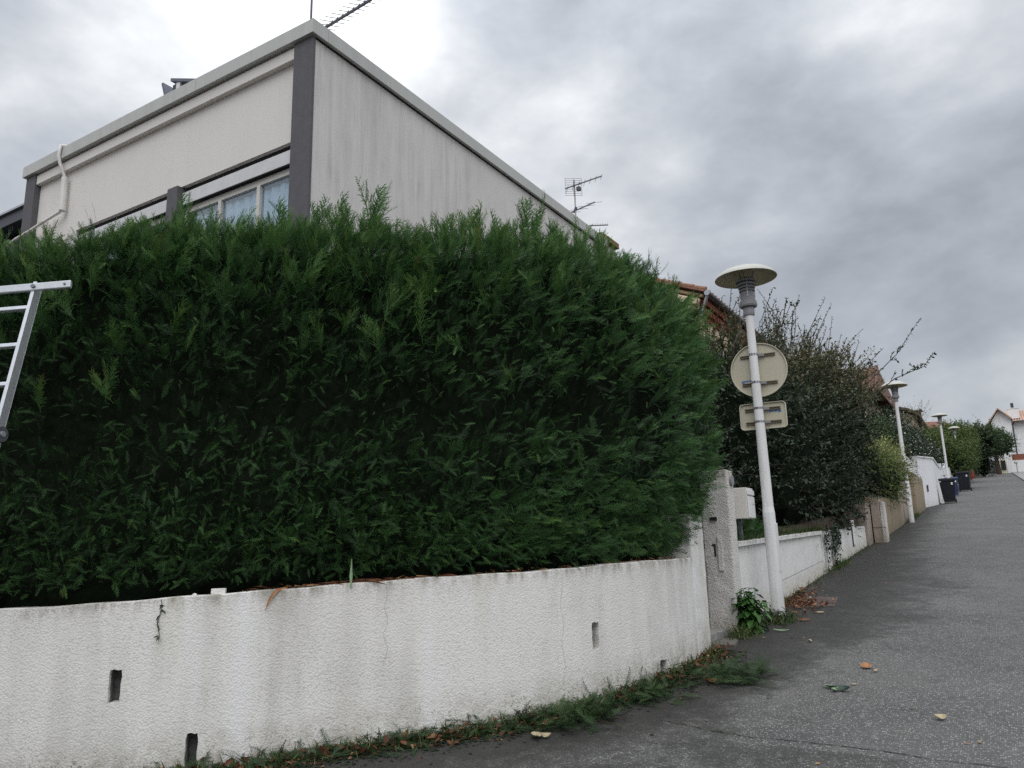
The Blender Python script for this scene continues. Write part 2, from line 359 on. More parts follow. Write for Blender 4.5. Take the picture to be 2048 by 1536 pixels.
mat_grass = foliage_mat('grass_blade', [(0.0, (0.03, 0.05, 0.015)), (0.6, (0.08, 0.13, 0.035)), (1.0, (0.22, 0.22, 0.10))], 0.6, 0.2)
mat_strap = foliage_mat('dry_strap_leaf', [(0.0, (0.08, 0.03, 0.018)), (0.6, (0.22, 0.085, 0.04)), (1.0, (0.40, 0.24, 0.11))], 0.7, 0.15)

# ------------------------------------------------------------------ mesh helpers
def gz(y): return SLOPE * min(max(y, -40.0), 124.0)

class MB:
    def __init__(s): s.v, s.f, s.mi, s.attr = [], [], [], None
    def add(s, vs, fs, mi=0):
        o = len(s.v); s.v += [tuple(v) for v in vs]; s.f += [tuple(i + o for i in f) for f in fs]; s.mi += [mi] * len(fs); return s
    def box(s, x0, x1, y0, y1, z0, z1, mi=0, M=None):
        vs = [(x, y, z) for z in (z0, z1) for y in (y0, y1) for x in (x0, x1)]
        if M is not None: vs = [tuple(M @ Vector(v)) for v in vs]
        return s.add(vs, [(0, 2, 3, 1), (4, 5, 7, 6), (0, 1, 5, 4), (2, 6, 7, 3), (0, 4, 6, 2), (1, 3, 7, 5)], mi)
    def obox(s, c, ax, ay, az, hx, hy, hz, mi=0):
        c = Vector(c); ax, ay, az = (Vector(a).normalized() for a in (ax, ay, az))
        vs = [c + ax * (hx * i) + ay * (hy * j) + az * (hz * k) for k in (-1, 1) for j in (-1, 1) for i in (-1, 1)]
        return s.add(vs, [(0, 2, 3, 1), (4, 5, 7, 6), (0, 1, 5, 4), (2, 6, 7, 3), (0, 4, 6, 2), (1, 3, 7, 5)], mi)
    def bar(s, a, b, w, h, up=(0, 0, 1), mi=0):
        a, b = Vector(a), Vector(b); d = (b - a); L = d.length; d.normalize()
        side = d.cross(Vector(up)); side = side.normalized() if side.length > 1e-5 else Vector((1, 0, 0)); u = side.cross(d)
        return s.obox((a + b) / 2, side, d, u, w / 2, L / 2, h / 2, mi)
    def tube(s, pts, r, n=8, mi=0, cap=True):
        pts = [Vector(p) for p in pts]; rs = r if isinstance(r, (list, tuple)) else [r] * len(pts)
        o = len(s.v); prev = None
        for i, p in enumerate(pts):
            d = (pts[min(i + 1, len(pts) - 1)] - pts[max(i - 1, 0)]).normalized()
            if prev is None:
                a = d.cross(Vector((0, 0, 1)));
                if a.length < 1e-3: a = d.cross(Vector((1, 0, 0)))
            else: a = prev - d * prev.dot(d)
            a.normalize(); prev = a; b = d.cross(a)
            for k in range(n):
                t = 2 * math.pi * k / n; s.v.append(tuple(p + (a * math.cos(t) + b * math.sin(t)) * rs[i]))
        for i in range(len(pts) - 1):
            for k in range(n):
                s.f.append((o + i * n + k, o + i * n + (k + 1) % n, o + (i + 1) * n + (k + 1) % n, o + (i + 1) * n + k)); s.mi.append(mi)
        if cap:
            e = o + (len(pts) - 1) * n; c0 = len(s.v)
            s.v += s.v[o:o + n] + s.v[e:e + n]
            s.f.append(tuple(c0 + k for k in range(n))[::-1]); s.mi.append(mi)
            s.f.append(tuple(c0 + n + k for k in range(n))); s.mi.append(mi)
        return s
    def lathe(s, prof, c=(0, 0, 0), n=32, mi=0):
        o = len(s.v); c = Vector(c)
        for (r, z) in prof:
            for k in range(n):
                t = 2 * math.pi * k / n; s.v.append((c.x + r * math.cos(t), c.y + r * math.sin(t), c.z + z))
        for i in range(len(prof) - 1):
            for k in range(n):
                s.f.append((o + i * n + k, o + i * n + (k + 1) % n, o + (i + 1) * n + (k + 1) % n, o + (i + 1) * n + k)); s.mi.append(mi)
        return s
    def prism(s, poly, z0, z1, mi=0):
        """poly list of (x,y); z0/z1 numbers or functions of (x,y)"""
        g0 = z0 if callable(z0) else (lambda x, y: z0); g1 = z1 if callable(z1) else (lambda x, y: z1)
        n = len(poly); area = sum(poly[i][0] * poly[(i + 1) % n][1] - poly[(i + 1) % n][0] * poly[i][1] for i in range(n))
        if area < 0: poly = poly[::-1]
        vs = [(x, y, g0(x, y)) for x, y in poly] + [(x, y, g1(x, y)) for x, y in poly]
        fs = [tuple(range(n))[::-1], tuple(range(n, 2 * n))] + [(i, (i + 1) % n, n + (i + 1) % n, n + i) for i in range(n)]
        return s.add(vs, fs, mi)
    def build(s, name, mats, parent=None, smooth=False, bevel=0.0):
        me = bpy.data.meshes.new(name); me.from_pydata(s.v, [], s.f); me.update()
        if not isinstance(mats, (list, tuple)): mats = [mats]
        for m in mats: me.materials.append(m)
        if len(mats) > 1: me.polygons.foreach_set('material_index', s.mi)
        if smooth: me.polygons.foreach_set('use_smooth', [len(f) <= 4 for f in s.f])
        o = bpy.data.objects.new(name, me); COL.objects.link(o)
        if parent is not None: o.parent = parent
        if bevel:
            b = o.modifiers.new('bevel', 'BEVEL'); b.width = bevel; b.segments = 2; b.limit_method = 'ANGLE'
        return o

def tag(o, label=None, cat=None, group=None, kind=None):
    if label: o['label'] = label
    if cat: o['category'] = cat
    if group: o['group'] = group
    if kind: o['kind'] = kind
    return o
def empty(name, loc, label, cat, group=None):
    o = bpy.data.objects.new(name, None); COL.objects.link(o); o.location = loc
    o.empty_display_size = 0.2
    return tag(o, label, cat, group)
def part(name, mb, mats, root, smooth=False, bevel=0.0, kind=None, label=None):
    """geometry given in world coordinates, parented to a root standing at root.location (rotation-free)"""
    l = root_world(root)
    mb.v = [(x - l[0], y - l[1], z - l[2]) for x, y, z in mb.v]
    o = mb.build(name, mats, root, smooth, bevel); tag(o, label, None, None, kind); return o
def root_world(o):
    v = Vector((0, 0, 0))
    while o is not None: v += o.location; o = o.parent
    return v
def copy_tree(o, parent=None):
    c = o.copy(); COL.objects.link(c); c.parent = parent
    for ch in list(o.children): copy_tree(ch, c)
    return c
def edge_attrs(o, footz, topz, fh=0.28, th=0.22):
    """foot / topedge attributes: how near a vertex is to the ground and to the top edge"""
    me = o.data; n = len(me.vertices); co = np.empty(n * 3, dtype=np.float32); me.vertices.foreach_get('co', co); co = co.reshape(-1, 3)
    loc = root_world(o); co = co + np.array(loc, dtype=np.float32)
    f = np.array([max(0, 1 - (z - footz(x, y)) / fh) for x, y, z in co], dtype=np.float32)
    t = np.array([max(0, 1 - (topz(x, y) - z) / th) for x, y, z in co], dtype=np.float32)
    for nm, arr in (('foot', f), ('topedge', t)):
        a = me.attributes.new(nm, 'FLOAT', 'POINT'); a.data.foreach_set('value', np.clip(arr, 0, 1))

def mesh_np(name, V, T, mat, parent=None, tint=None, smooth=False):
    """V (n,3) float, T (m,3) int: fast triangle mesh"""
    me = bpy.data.meshes.new(name); n, m = len(V), len(T)
    me.vertices.add(n); me.vertices.foreach_set('co', np.ascontiguousarray(V, dtype=np.float32).ravel())
    me.loops.add(m * 3); me.loops.foreach_set('vertex_index', np.ascontiguousarray(T, dtype=np.int32).ravel())
    me.polygons.add(m); me.polygons.foreach_set('loop_start', np.arange(0, m * 3, 3, dtype=np.int32))
    me.polygons.foreach_set('loop_total', np.full(m, 3, dtype=np.int32))
    me.update(calc_edges=True)
    if tint is not None:
        a = me.attributes.new('tint', 'FLOAT', 'POINT'); a.data.foreach_set('value', np.clip(tint, 0, 1).astype(np.float32))
    me.materials.append(mat)
    if smooth: me.polygons.foreach_set('use_smooth', np.ones(m, dtype=bool))
    o = bpy.data.objects.new(name, me); COL.objects.link(o)
    if parent is not None: o.parent = parent
    return o

# ------------------------------------------------------------------ foliage generators
def make_frond(seed, side=10, sub=3, width=0.0105, spread=34, side_len=0.42):
    """flat scaly cypress spray, unit length along +Y; returns verts, tris, tvals (0 base..1 tip)"""
    r = np.random.default_rng(seed); V, T, S = [], [], []
    def blade(p, d, L, w, t0, t1):
        d = d / np.linalg.norm(d); s = np.array([d[1], -d[0], 0]); s /= max(np.linalg.norm(s), 1e-6)
        o = len(V)
        V.extend([p - s * w / 2, p + s * w / 2, p + d * L]); S.extend([t0, t0, t1]); T.append((o, o + 1, o + 2))
    pts = [np.array([0.04 * math.sin(3 * t + seed), t, -0.22 * t * t]) for t in np.linspace(0, 1, 5)]
    for i in range(4):
        a, b = pts[i], pts[i + 1]; w0, w1 = width * (1 - i / 4.5), width * (1 - (i + 1) / 4.5); o = len(V)
        V.extend([a + [-w0 / 2, 0, 0], a + [w0 / 2, 0, 0], b + [w1 / 2, 0, 0], b + [-w1 / 2, 0, 0]])
        S.extend([i / 4, i / 4, (i + 1) / 4, (i + 1) / 4]); T.extend([(o, o + 1, o + 2), (o, o + 2, o + 3)])
    for k in range(side):
        for sgn in (-1, 1):
            t = 0.10 + 0.88 * (k + 0.5 * (sgn > 0)) / side + r.uniform(-0.02, 0.02)
            base = np.array([0.04 * math.sin(3 * t + seed), t, -0.22 * t * t])
            L = (side_len * (1 - t) ** 0.8 + 0.07) * r.uniform(0.75, 1.2) * (0.55 + 0.45 * min(1, t * 4))
            a = R(spread + r.uniform(-9, 9)); d = np.array([sgn * math.sin(a), math.cos(a), r.uniform(-0.18, 0.12)])
            blade(base, d, L, width * 1.5, t * 0.7, min(1, t * 0.6 + 0.45))
            for j in range(sub):
                u = 0.25 + 0.6 * j / max(sub - 1, 1)
                for s2 in ((-1, 1) if sub > 2 else (sgn,)):
                    a2 = a + s2 * R(34 + r.uniform(-8, 8)) * 1.0
                    d2 = np.array([sgn * math.sin(a2) if True else 0, math.cos(a2), r.uniform(-0.15, 0.15)])
                    blade(base + d / np.linalg.norm(d) * L * u, d2, L * (0.42 - 0.22 * u) + 0.035, width * 1.25, t * 0.6 + 0.2 * u, min(1, t * 0.6 + 0.45))
    return np.array(V), np.array(T), np.array(S)

def scatter(protos, P, D, N, L, W, tint, tipgain, name, mat, parent=None, which=None):
    """place prototype i at P with +Y->D, +Z->N (approx), length L and width W scale"""
    P = np.asarray(P, float); D = np.asarray(D, float); N = np.asarray(N, float)
    D /= np.linalg.norm(D, axis=1)[:, None]
    X = np.cross(D, N); X /= np.maximum(np.linalg.norm(X, axis=1)[:, None], 1e-6); Nn = np.cross(X, D)
    if which is None: which = rng.integers(0, len(protos), len(P))
    VV, TT, SS = [], [], []; off = 0
    for i, (v, t, s) in enumerate(protos):
        idx = np.where(which == i)[0]
        if len(idx) == 0: continue
        w = (W[idx])[:, None, None]; l = (L[idx])[:, None, None]
        vv = (P[idx][:, None, :] + v[None, :, 0:1] * w * X[idx][:, None, :] + v[None, :, 1:2] * l * D[idx][:, None, :] + v[None, :, 2:3] * l * Nn[idx][:, None, :])
        n = v.shape[0]; k = len(idx)
        tt = t[None] + (np.arange(k) * n)[:, None, None] + off
        ss = tint[idx][:, None] + tipgain * (s[None, :] - 0.4)
        VV.append(vv.reshape(-1, 3)); TT.append(tt.reshape(-1, 3)); SS.append(ss.reshape(-1)); off += k * n
    V = np.concatenate(VV); T = np.concatenate(TT); S = np.concatenate(SS)
    if parent is not None: V = V - np.array(root_world(parent))
    return mesh_np(name, V, T, mat, parent, S)

FRONDS = [make_frond(i, 10, 3) for i in range(5)]
PLUMES = [make_frond(40 + i, 12, 2, 0.016, 27, 0.28) for i in range(4)]
FRONDS_S = [make_frond(20 + i, 9, 1, 0.017) for i in range(4)]
def leaf_proto(w=0.42, fold=0.12, curl=0.1):
    V = np.array([(0, 0, 0), (w * 0.5, 0.38, fold), (0, 0.45, 0), (-w * 0.5, 0.38, fold), (w * 0.3, 0.78, fold * 0.5 - curl * 0.6), (0, 1, -curl), (-w * 0.3, 0.78, fold * 0.5 - curl * 0.6)], float)
    T = np.array([(0, 1, 2), (0, 2, 3), (1, 4, 2), (2, 4, 5), (2, 5, 6), (2, 6, 3)]); S = np.array([0, .4, .4, .4, .8, 1, .8])
    return V, T, S
LEAF = [leaf_proto(0.42, 0.10, 0.12), leaf_proto(0.36, 0.16, 0.25), leaf_proto(0.5, 0.05, 0.02)]
LEAF2 = [(np.array([(0, 0, 0), (0.3, 0.5, 0.08), (0, 1, 0), (-0.3, 0.5, 0.08)], float), np.array([(0, 1, 2), (0, 2, 3)]), np.array([0, .5, 1, .5]))]
NEEDLE = [(np.array([(-0.06, 0, 0), (0.06, 0, 0), (0.02, 0.6, -0.05), (0, 1, -0.2)], float), np.array([(0, 1, 2), (1, 3, 2)]), np.array([0, 0, .6, 1]))]

def unit(n):
    v = rng.normal(size=(n, 3)); return v / np.linalg.norm(v, axis=1)[:, None]

def shrub(root, lobes, shoots, leaves_per, leaf_len, mat, shoot_len=(0.4, 0.9), up=0.6, name='foliage', protos=LEAF2, twigs=True,
          wratio=1.0, tint_fn=None, core=True, leaf_jit=0.5, dense_core=0.86, shell=(0.72, 0.98), twig_k=1.0):
    """leafy shoots growing out of a set of ellipsoid lobes [(c, r)]"""
    cs = np.array([l[0] for l in lobes], float); rs = np.array([l[1] for l in lobes], float)
    wts = (rs[:, 0] * rs[:, 1] + rs[:, 1] * rs[:, 2] + rs[:, 0] * rs[:, 2]); wts /= wts.sum()
    which = rng.choice(len(lobes), shoots, p=wts)
    d = unit(shoots); d[:, 2] = np.abs(d[:, 2]) * np.where(rng.random(shoots) < 0.72, 1, -1)
    base = cs[which] + d * rs[which] * rng.uniform(shell[0], shell[1], shoots)[:, None]
    out = d / rs[which]; out /= np.linalg.norm(out, axis=1)[:, None]
    sd = out + np.array([0, 0, up]) + rng.normal(scale=0.35, size=(shoots, 3)); sd /= np.linalg.norm(sd, axis=1)[:, None]
    sl = rng.uniform(shoot_len[0], shoot_len[1], shoots)
    n = shoots * leaves_per
    t = np.tile(np.linspace(0.02, 1, leaves_per), shoots)
    b = np.repeat(base, leaves_per, 0); dd = np.repeat(sd, leaves_per, 0); ll = np.repeat(sl, leaves_per)
    bend = np.repeat(rng.normal(scale=0.15, size=(shoots, 3)), leaves_per, 0)
    pos = b + dd * (t * ll)[:, None] + bend * (t ** 2 * ll)[:, None]
    ld = dd * 0.7 + unit(n) * 0.85; nn = unit(n) * 0.7 + np.array([0, 0, 0.9])
    L = leaf_len * rng.uniform(1 - leaf_jit, 1 + leaf_jit * 0.6, n) * (1.1 - 0.45 * t)
    z0 = (cs[:, 2] - rs[:, 2]).min(); z1 = (cs[:, 2] + rs[:, 2]).max()
    hz = (pos[:, 2] - z0) / (z1 - z0)
    tint = np.clip(rng.normal(0.35, 0.16, n) + np.repeat(rng.normal(0, 0.10, shoots), leaves_per), 0, 1)
    if tint_fn is not None: tint = tint_fn(pos, hz, t, tint)
    fo = scatter(protos, pos, ld, nn, L, L * wratio, tint, 0.12, name, mat, root); tag(fo, kind='stuff')
    if twigs:
        m = MB(); tl = root_world(root)
        for i in range(0, shoots, 2 if twig_k == 1 else 1):
            p0 = Vector(base[i]) - Vector(sd[i]) * sl[i] * 0.4; p2 = Vector(base[i] + sd[i] * sl[i] + bend[i * leaves_per] * sl[i]); p1 = Vector(base[i]) + Vector(sd[i]) * sl[i] * 0.5
            m.tube([p0 - tl, p1 - tl, p2 - tl], [leaf_len * .07 * twig_k, leaf_len * .05 * twig_k, leaf_len * .03 * twig_k], 3, cap=False)
        tw = m.build('twigs', mat_twig, root); tag(tw, kind='stuff')
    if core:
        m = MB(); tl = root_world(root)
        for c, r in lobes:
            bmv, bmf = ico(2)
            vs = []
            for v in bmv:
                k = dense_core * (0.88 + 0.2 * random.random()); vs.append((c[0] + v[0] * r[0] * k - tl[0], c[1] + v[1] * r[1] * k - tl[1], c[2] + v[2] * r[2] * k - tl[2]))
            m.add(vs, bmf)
        m.build('shaded_branch_core', mat_core, root)  # solid core with the inner shade painted in
    return fo
_ico = {}
def ico(n):
    if n not in _ico:
        bm = bmesh.new(); bmesh.ops.create_icosphere(bm, subdivisions=n, radius=1.0)
        _ico[n] = ([tuple(v.co) for v in bm.verts], [tuple(v.index for v in f.verts) for f in bm.faces]); bm.free()
    return _ico[n]
def trunk(root, pts, rad, name='trunk', n=7):
    m = MB(); m.tube(pts, rad, n); return part(name, m, mat_bark, root, smooth=True)

# ================================================================== SETTING: terrain, road
def axis(segs):
    out = []
    for a, b, st in segs: out += list(np.arange(a, b - 1e-6, st))
    return out + [segs[-1][1]]
WALLPTS = [(-9.6, 1.15), (-8.3, 1.55), (-7.1, 2.05), (-5.95, 2.72), (-5.25, 3.22), (-4.632, 3.757), (-4.096, 4.379), (-3.68, 4.80), (-3.35, 5.166), (-3.025, 5.744), (-2.80, 6.35), (-2.70, 6.85), (-2.66, 7.35), (-2.65, 8.0)]
def catmull(P, per=12):
    P = [Vector((*p, 0)) for p in P]; out = []
    for i in range(len(P) - 1):
        p0, p1, p2, p3 = P[max(i - 1, 0)], P[i], P[i + 1], P[min(i + 2, len(P) - 1)]
        for k in range(per):
            t = k / per; out.append(0.5 * ((2 * p1) + (p2 - p0) * t + (2 * p0 - 5 * p1 + 4 * p2 - p3) * t * t + (3 * p1 - p0 - 3 * p2 + p3) * t ** 3))
    out.append(P[-1]); return out
WC = catmull(WALLPTS)
WCn = np.array([(p.x, p.y) for p in WC])
seg = np.linalg.norm(np.diff(WCn, axis=0), axis=1); S_ARC = np.concatenate([[0], np.cumsum(seg)])
def wc(s):
    x = np.interp(s, S_ARC, WCn[:, 0]); y = np.interp(s, S_ARC, WCn[:, 1]); e = 0.05
    dx = np.interp(s + e, S_ARC, WCn[:, 0]) - np.interp(s - e, S_ARC, WCn[:, 0]); dy = np.interp(s + e, S_ARC, WCn[:, 1]) - np.interp(s - e, S_ARC, WCn[:, 1])
    l = math.hypot(dx, dy) or 1; return x, y, dx / l, dy / l      # outward normal is (dy, -dx)
def s_near(x, y):
    ss_ = np.linspace(0, S_ARC[-1], 4000); return ss_[np.argmin((np.interp(ss_, S_ARC, WCn[:, 0]) - x) ** 2 + (np.interp(ss_, S_ARC, WCn[:, 1]) - y) ** 2)]
S_TOT = S_ARC[-1]
ZTOP_S = [s_near(-9.6, 1.15), s_near(-5.95, 2.72), s_near(-4.63, 3.757), s_near(-4.1, 4.38), s_near(-3.35, 5.17), s_near(-3.02, 5.744), s_near(-2.73, 6.68), S_TOT]
ZTOP_Z = [1.26, 1.375, 1.441, 1.486, 1.518, 1.541, 1.572, 1.59]
def wall_top(s): return float(np.interp(s, ZTOP_S, ZTOP_Z))

xs = axis([(-400, -40, 60), (-40, -8, 4), (-8, 3, 0.16), (3, 40, 4), (40, 400, 60)])
ys = axis([(-400, -40, 60), (-40, 1, 4), (1, 16, 0.16), (16, 30, 0.5), (30, 124, 2), (124, 400, 46)])
def grid(xs, ys, dz, keep=None):
    V = [(x, y, gz(y) + dz) for y in ys for x in xs]; nx = len(xs); Fc = []
    for j in range(len(ys) - 1):
        for i in range(nx - 1):
            if keep is None or keep((xs[i] + xs[i + 1]) / 2, (ys[j] + ys[j + 1]) / 2):
                Fc.append((j * nx + i, j * nx + i + 1, (j + 1) * nx + i + 1, (j + 1) * nx + i))
    return V, Fc
m = MB(); gx = axis([(-900, 900, 150)]); gy = axis([(-900, -40, 215), (-40, 124, 41), (124, 1800, 419)])
m.add(*grid(gx, gy, -0.03))
g = m.build('ground', mat_soil); tag(g, kind='structure')
rx = axis([(-60, -8, 4), (-8, 3, 0.16), (3, 7, 1)]); ry = axis([(-40, 1, 4.1), (1, 16, 0.16), (16, 30, 0.5), (30, 124, 2)])
V, Fc = grid(rx, ry, 0.0)
m = MB(); m.add(V, Fc); road = m.build('road', mat_asphalt); tag(road, kind='structure')
co = np.array(V)
d1 = np.min(np.hypot(co[:, None, 0] - WCn[None, ::4, 0], co[:, None, 1] - WCn[None, ::4, 1]), axis=1)
dist = np.where(co[:, 1] > 8, co[:, 0] + 2.65, d1)
width = np.interp(co[:, 1], [2, 6.5, 8, 10, 13, 18, 30, 124], [0.95, 0.80, 0.95, 1.30, 1.45, 0.95, 0.6, 0.4])
damp = np.clip(1.0 - dist / (width * 1.7), -0.35, 1.0) + 0.0
# foreground patch below the crack is older and darker
fx = np.interp(co[:, 0], [-2.3, -1.87, -1.59, -1.04, -0.51, 0.2], [5.63, 5.5, 5.45, 5.456, 5.38, 5.3])
damp = np.where((co[:, 1] < fx) & (co[:, 0] > -3.2) & (co[:, 0] < 0.3), np.maximum(damp, 0.46 - 0.10 * (co[:, 0] + 3.2)), damp)
a = road.data.attributes.new('damp', 'FLOAT', 'POINT'); a.data.foreach_set('value', damp.astype(np.float32))

# crack in the asphalt (tar coloured, slightly proud sheet)
def ribbon(pts, w, dz, jit):
    P = catmull(pts, 10); vs, fs = [], []
    for i, p in enumerate(P):
        d = (P[min(i + 1, len(P) - 1)] - P[max(i - 1, 0)]).normalized(); nrm = Vector((-d.y, d.x, 0)); ww = w * random.uniform(0.25, 1.3); j = random.uniform(-jit, jit)
        for sg in (-1, 1):
            q = p + nrm * (j + sg * ww / 2); vs.append((q.x, q.y, gz(q.y) + dz))
        if i: fs.append((2 * i - 2, 2 * i - 1, 2 * i + 1, 2 * i)[::-1])
    return vs, fs
m = MB(); m.add(*ribbon([(-1.59, 5.447), (-1.35, 5.46), (-1.039, 5.45), (-0.755, 5.425), (-0.514, 5.377), (-0.082, 5.35), (0.4, 5.27), (1.2, 5.1)], 0.010, 0.004, 0.007))
m.add(*ribbon([(-2.283, 5.633), (-2.05, 5.56), (-1.873, 5.50), (-1.59, 5.447)], 0.007, 0.004, 0.006))
o = m.build('road_crack', mat_crack); tag(o, kind='structure')
m = MB(); m.prism([(-2.40, 10.75), (-1.95, 10.80), (-2.02, 11.55), (-2.47, 11.65)], lambda x, y: gz(y) - 0.02, lambda x, y: gz(y) + 0.004)
o = m.build('road_patch', mat_patch); tag(o, kind='structure')
# far pavement on the right-hand side, with kerb
m = MB(); m.prism([(1.75, 60), (4.5, 60), (4.5, 121), (1.75, 121)], lambda x, y: gz(y) - 0.1, lambda x, y: gz(y) + 0.10)
o = m.build('pavement', mat_conc); tag(o, kind='structure')

# raised garden beds behind the walls
inner = [(wc(s)[0] - wc(s)[3] * 0.12, wc(s)[1] + wc(s)[2] * 0.12) for s in np.linspace(0, S_TOT, 30)]
m = MB(); m.prism([(-30, 0.0)] + inner + [(-30, 8.0)], -0.5, lambda x, y: 1.30 + 0.0 * x)
o = m.build('raised_garden_bed', mat_soil); tag(o, kind='structure')
m = MB(); m.prism([(-2.78, 9.15), (-2.78, 60), (-30, 60), (-30, 9.15)], -0.5, lambda x, y: 1.68 + 0.034 * (min(y, 19) - 9) + (SLOPE * (y - 19) if y > 19 else 0))
o = m.build('upper_garden_ground', mat_soil); tag(o, kind='structure')
m = MB(); m.prism([(-2.72, 8.0), (-2.72, 8.95), (-8, 8.95), (-8, 8.0)], 0.0, 0.80)
o = m.build('entrance_path', mat_conc); tag(o, kind='structure')
m = MB(); m.prism([(-2.42, 8.02), (-2.60, 8.9), (-2.74, 8.9), (-2.74, 8.02)], 0.3, 0.735)
o = m.build('entrance_step', mat_step); tag(o, kind='structure')

# ================================================================== NEAR WALL
wall = empty('garden_wall', (-2.65, 8.0, gz(8)), 'low curved white roughcast wall under the clipped conifer hedge, with narrow weep holes', 'wall')
ss = list(np.arange(0, S_TOT, 0.06)) + [S_TOT]
holes = [((-5.35, 3.14), 0, 0)]
m = MB(); zn = 16
TH = 0.20
for s in ss:
    x, y, dx, dy = wc(s); nx, ny = dy, -dx; zt = wall_top(s) + 0.004 * math.sin(s * 3.7) + 0.003 * math.sin(s * 11); zb = gz(y) - 0.25
    for k in range(zn + 1): m.v.append((x, y, zb + (zt - zb) * k / zn))
    m.v.append((x - nx * 0.02, y - ny * 0.02, zt + 0.008)); m.v.append((x - nx * TH, y - ny * TH, zt + 0.005)); m.v.append((x - nx * TH, y - ny * TH, zb))
st = zn + 4
for i in range(len(ss) - 1):
    for k in range(st - 1):
        a = i * st + k; m.f.append((a, a + st, a + st + 1, a + 1)); m.mi.append(0)
    m.f.append((i * st + st - 1, (i + 1) * st + st - 1, (i + 1) * st, i * st)); m.mi.append(0)
m.f.append(tuple(range(st))[::1]); m.mi.append(0); m.f.append(tuple(range((len(ss) - 1) * st, len(ss) * st))[::-1]); m.mi.append(0)
wbody = part('rendered_face', m, mat_wall_near, wall)
# weep holes (x, y on the face, z low, z high, width) cut right into the render
HOLES = [(-5.182, 3.274, 0.766, 0.975, 0.078), (-4.791, 3.605, 0.28, 0.55, 0.075), (-2.93, 5.969, 0.897, 1.109, 0.075), (-2.703, 6.827, 0.50, 0.725, 0.12)]
cuts = []
for (hx, hy, z0, z1, w) in HOLES:
    s = s_near(hx, hy); x, y, dx, dy = wc(s)
    c = MB(); ax, ay = Vector((dx, dy, 0)), Vector((dy, -dx, 0))
    # uneven outline, hacked out of the render
    prof = []
    for (u, v) in ((-.5, 0), (-.46, .2), (-.54, .4), (-.47, .62), (-.52, .85), (-.42, 1.0), (-.1, 1.02), (.25, .985), (.48, 1.01), (.53, .8), (.46, .55), (.52, .3), (.47, .05), (.2, -.015), (-.2, .01)):
        prof.append(Vector((x, y, z0 + (z1 - z0) * v)) + ax * (w * u * random.uniform(.94, 1.06)))
    n = len(prof); vs = [tuple(p + ay * 0.05) for p in prof] + [tuple(p - ay * 0.11) for p in prof]
    c.add(vs, [tuple(range(n)), tuple(range(n, 2 * n))[::-1]] + [(i, n + i, n + (i + 1) % n, (i + 1) % n) for i in range(n)])
    co_ = c.build('cut', mat_conc_dark); 
    bm = bmesh.new(); bm.from_mesh(co_.data); bmesh.ops.recalc_face_normals(bm, faces=bm.faces); bm.to_mesh(co_.data); bm.free()
    cuts.append(co_)
bm = bmesh.new(); bm.from_mesh(wbody.data); bmesh.ops.recalc_face_normals(bm, faces=bm.faces); bm.to_mesh(wbody.data); bm.free()
for c in cuts:
    md = wbody.modifiers.new('cut', 'BOOLEAN'); md.object = c; md.operation = 'DIFFERENCE'; md.solver = 'EXACT'
bpy.context.view_layer.update()
dg = bpy.context.evaluated_depsgraph_get()
newme = bpy.data.meshes.new_from_object(wbody.evaluated_get(dg)); wbody.modifiers.clear(); wbody.data = newme
for c in cuts: bpy.data.objects.remove(c, do_unlink=True)
def wt_xy(x, y): return wall_top(s_near(x, y))
edge_attrs(wbody, lambda x, y: gz(y), wt_xy, 0.30, 0.10)
for (hx, hy, z0, z1, w) in HOLES:
    s = s_near(hx, hy); x, y, dx, dy = wc(s); m = MB()
    m.obox((x - dy * 0.108, y + dx * 0.108, (z0 + z1) / 2), (dx, dy, 0), (dy, -dx, 0), (0, 0, 1), w * 0.62, 0.006, (z1 - z0) * 0.54)
    m.obox((x - dy * 0.068 - dx * w * .47, y + dx * 0.068 - dy * w * .47, (z0 + z1) / 2), (dx, dy, 0), (dy, -dx, 0), (0, 0, 1), 0.004, 0.032, (z1 - z0) * 0.52)
    part('weep_hole_lining', m, mat_conc_dark if z0 < 0.8 else mat_conc, wall)
# hairline cracks in the render
for (hx, hy, zt, zb) in ((-3.93, 4.552, 1.47, 0.91), (-3.06, 5.66, 1.50, 0.66)):
    s = s_near(hx, hy); m = MB(); n = 26; vs = []; fs = []
    for k in range(n):
        z = zt + (zb - zt) * k / (n - 1); x, y, dx, dy = wc(s + 0.012 * math.sin(k * 0.7) + random.uniform(-.005, .005))
        w = random.uniform(0.0002, 0.0009)
        for sg in (-1, 1): vs.append((x + dy * 0.004 + dx * w * sg, y - dx * 0.004 + dy * w * sg, z))
        if k: fs.append((2 * k - 2, 2 * k - 1, 2 * k + 1, 2 * k))
    m.add(vs, fs); part('hairline_crack', m, mat_hairline, wall)
# end pillar of the wall
def rough_box(x0, x1, y0, y1, z0, z1, step=0.10, jit=0.004, ztop=None):
    bm = bmesh.new(); bmesh.ops.create_cube(bm, size=1.0)
    for v in bm.verts:
        v.co = Vector((x0 + (v.co.x + .5) * (x1 - x0), y0 + (v.co.y + .5) * (y1 - y0), z0 + (v.co.z + .5) * (z1 - z0)))
    for ax, (a, b) in enumerate(((x0, x1), (y0, y1), (z0, z1))):
        for q in np.arange(a + step, b - step * 0.3, step):
            no = Vector((0, 0, 0)); no[ax] = 1; pc = Vector((0, 0, 0)); pc[ax] = q
            bmesh.ops.bisect_plane(bm, geom=bm.verts[:] + bm.edges[:] + bm.faces[:], plane_co=pc, plane_no=no)
    for v in bm.verts:
        v.co += Vector([random.uniform(-jit, jit) for _ in range(3)])
    mb = MB(); bm.verts.index_update(); mb.add([tuple(v.co) for v in bm.verts], [tuple(v.index for v in f.verts) for f in bm.faces]); bm.free(); return mb
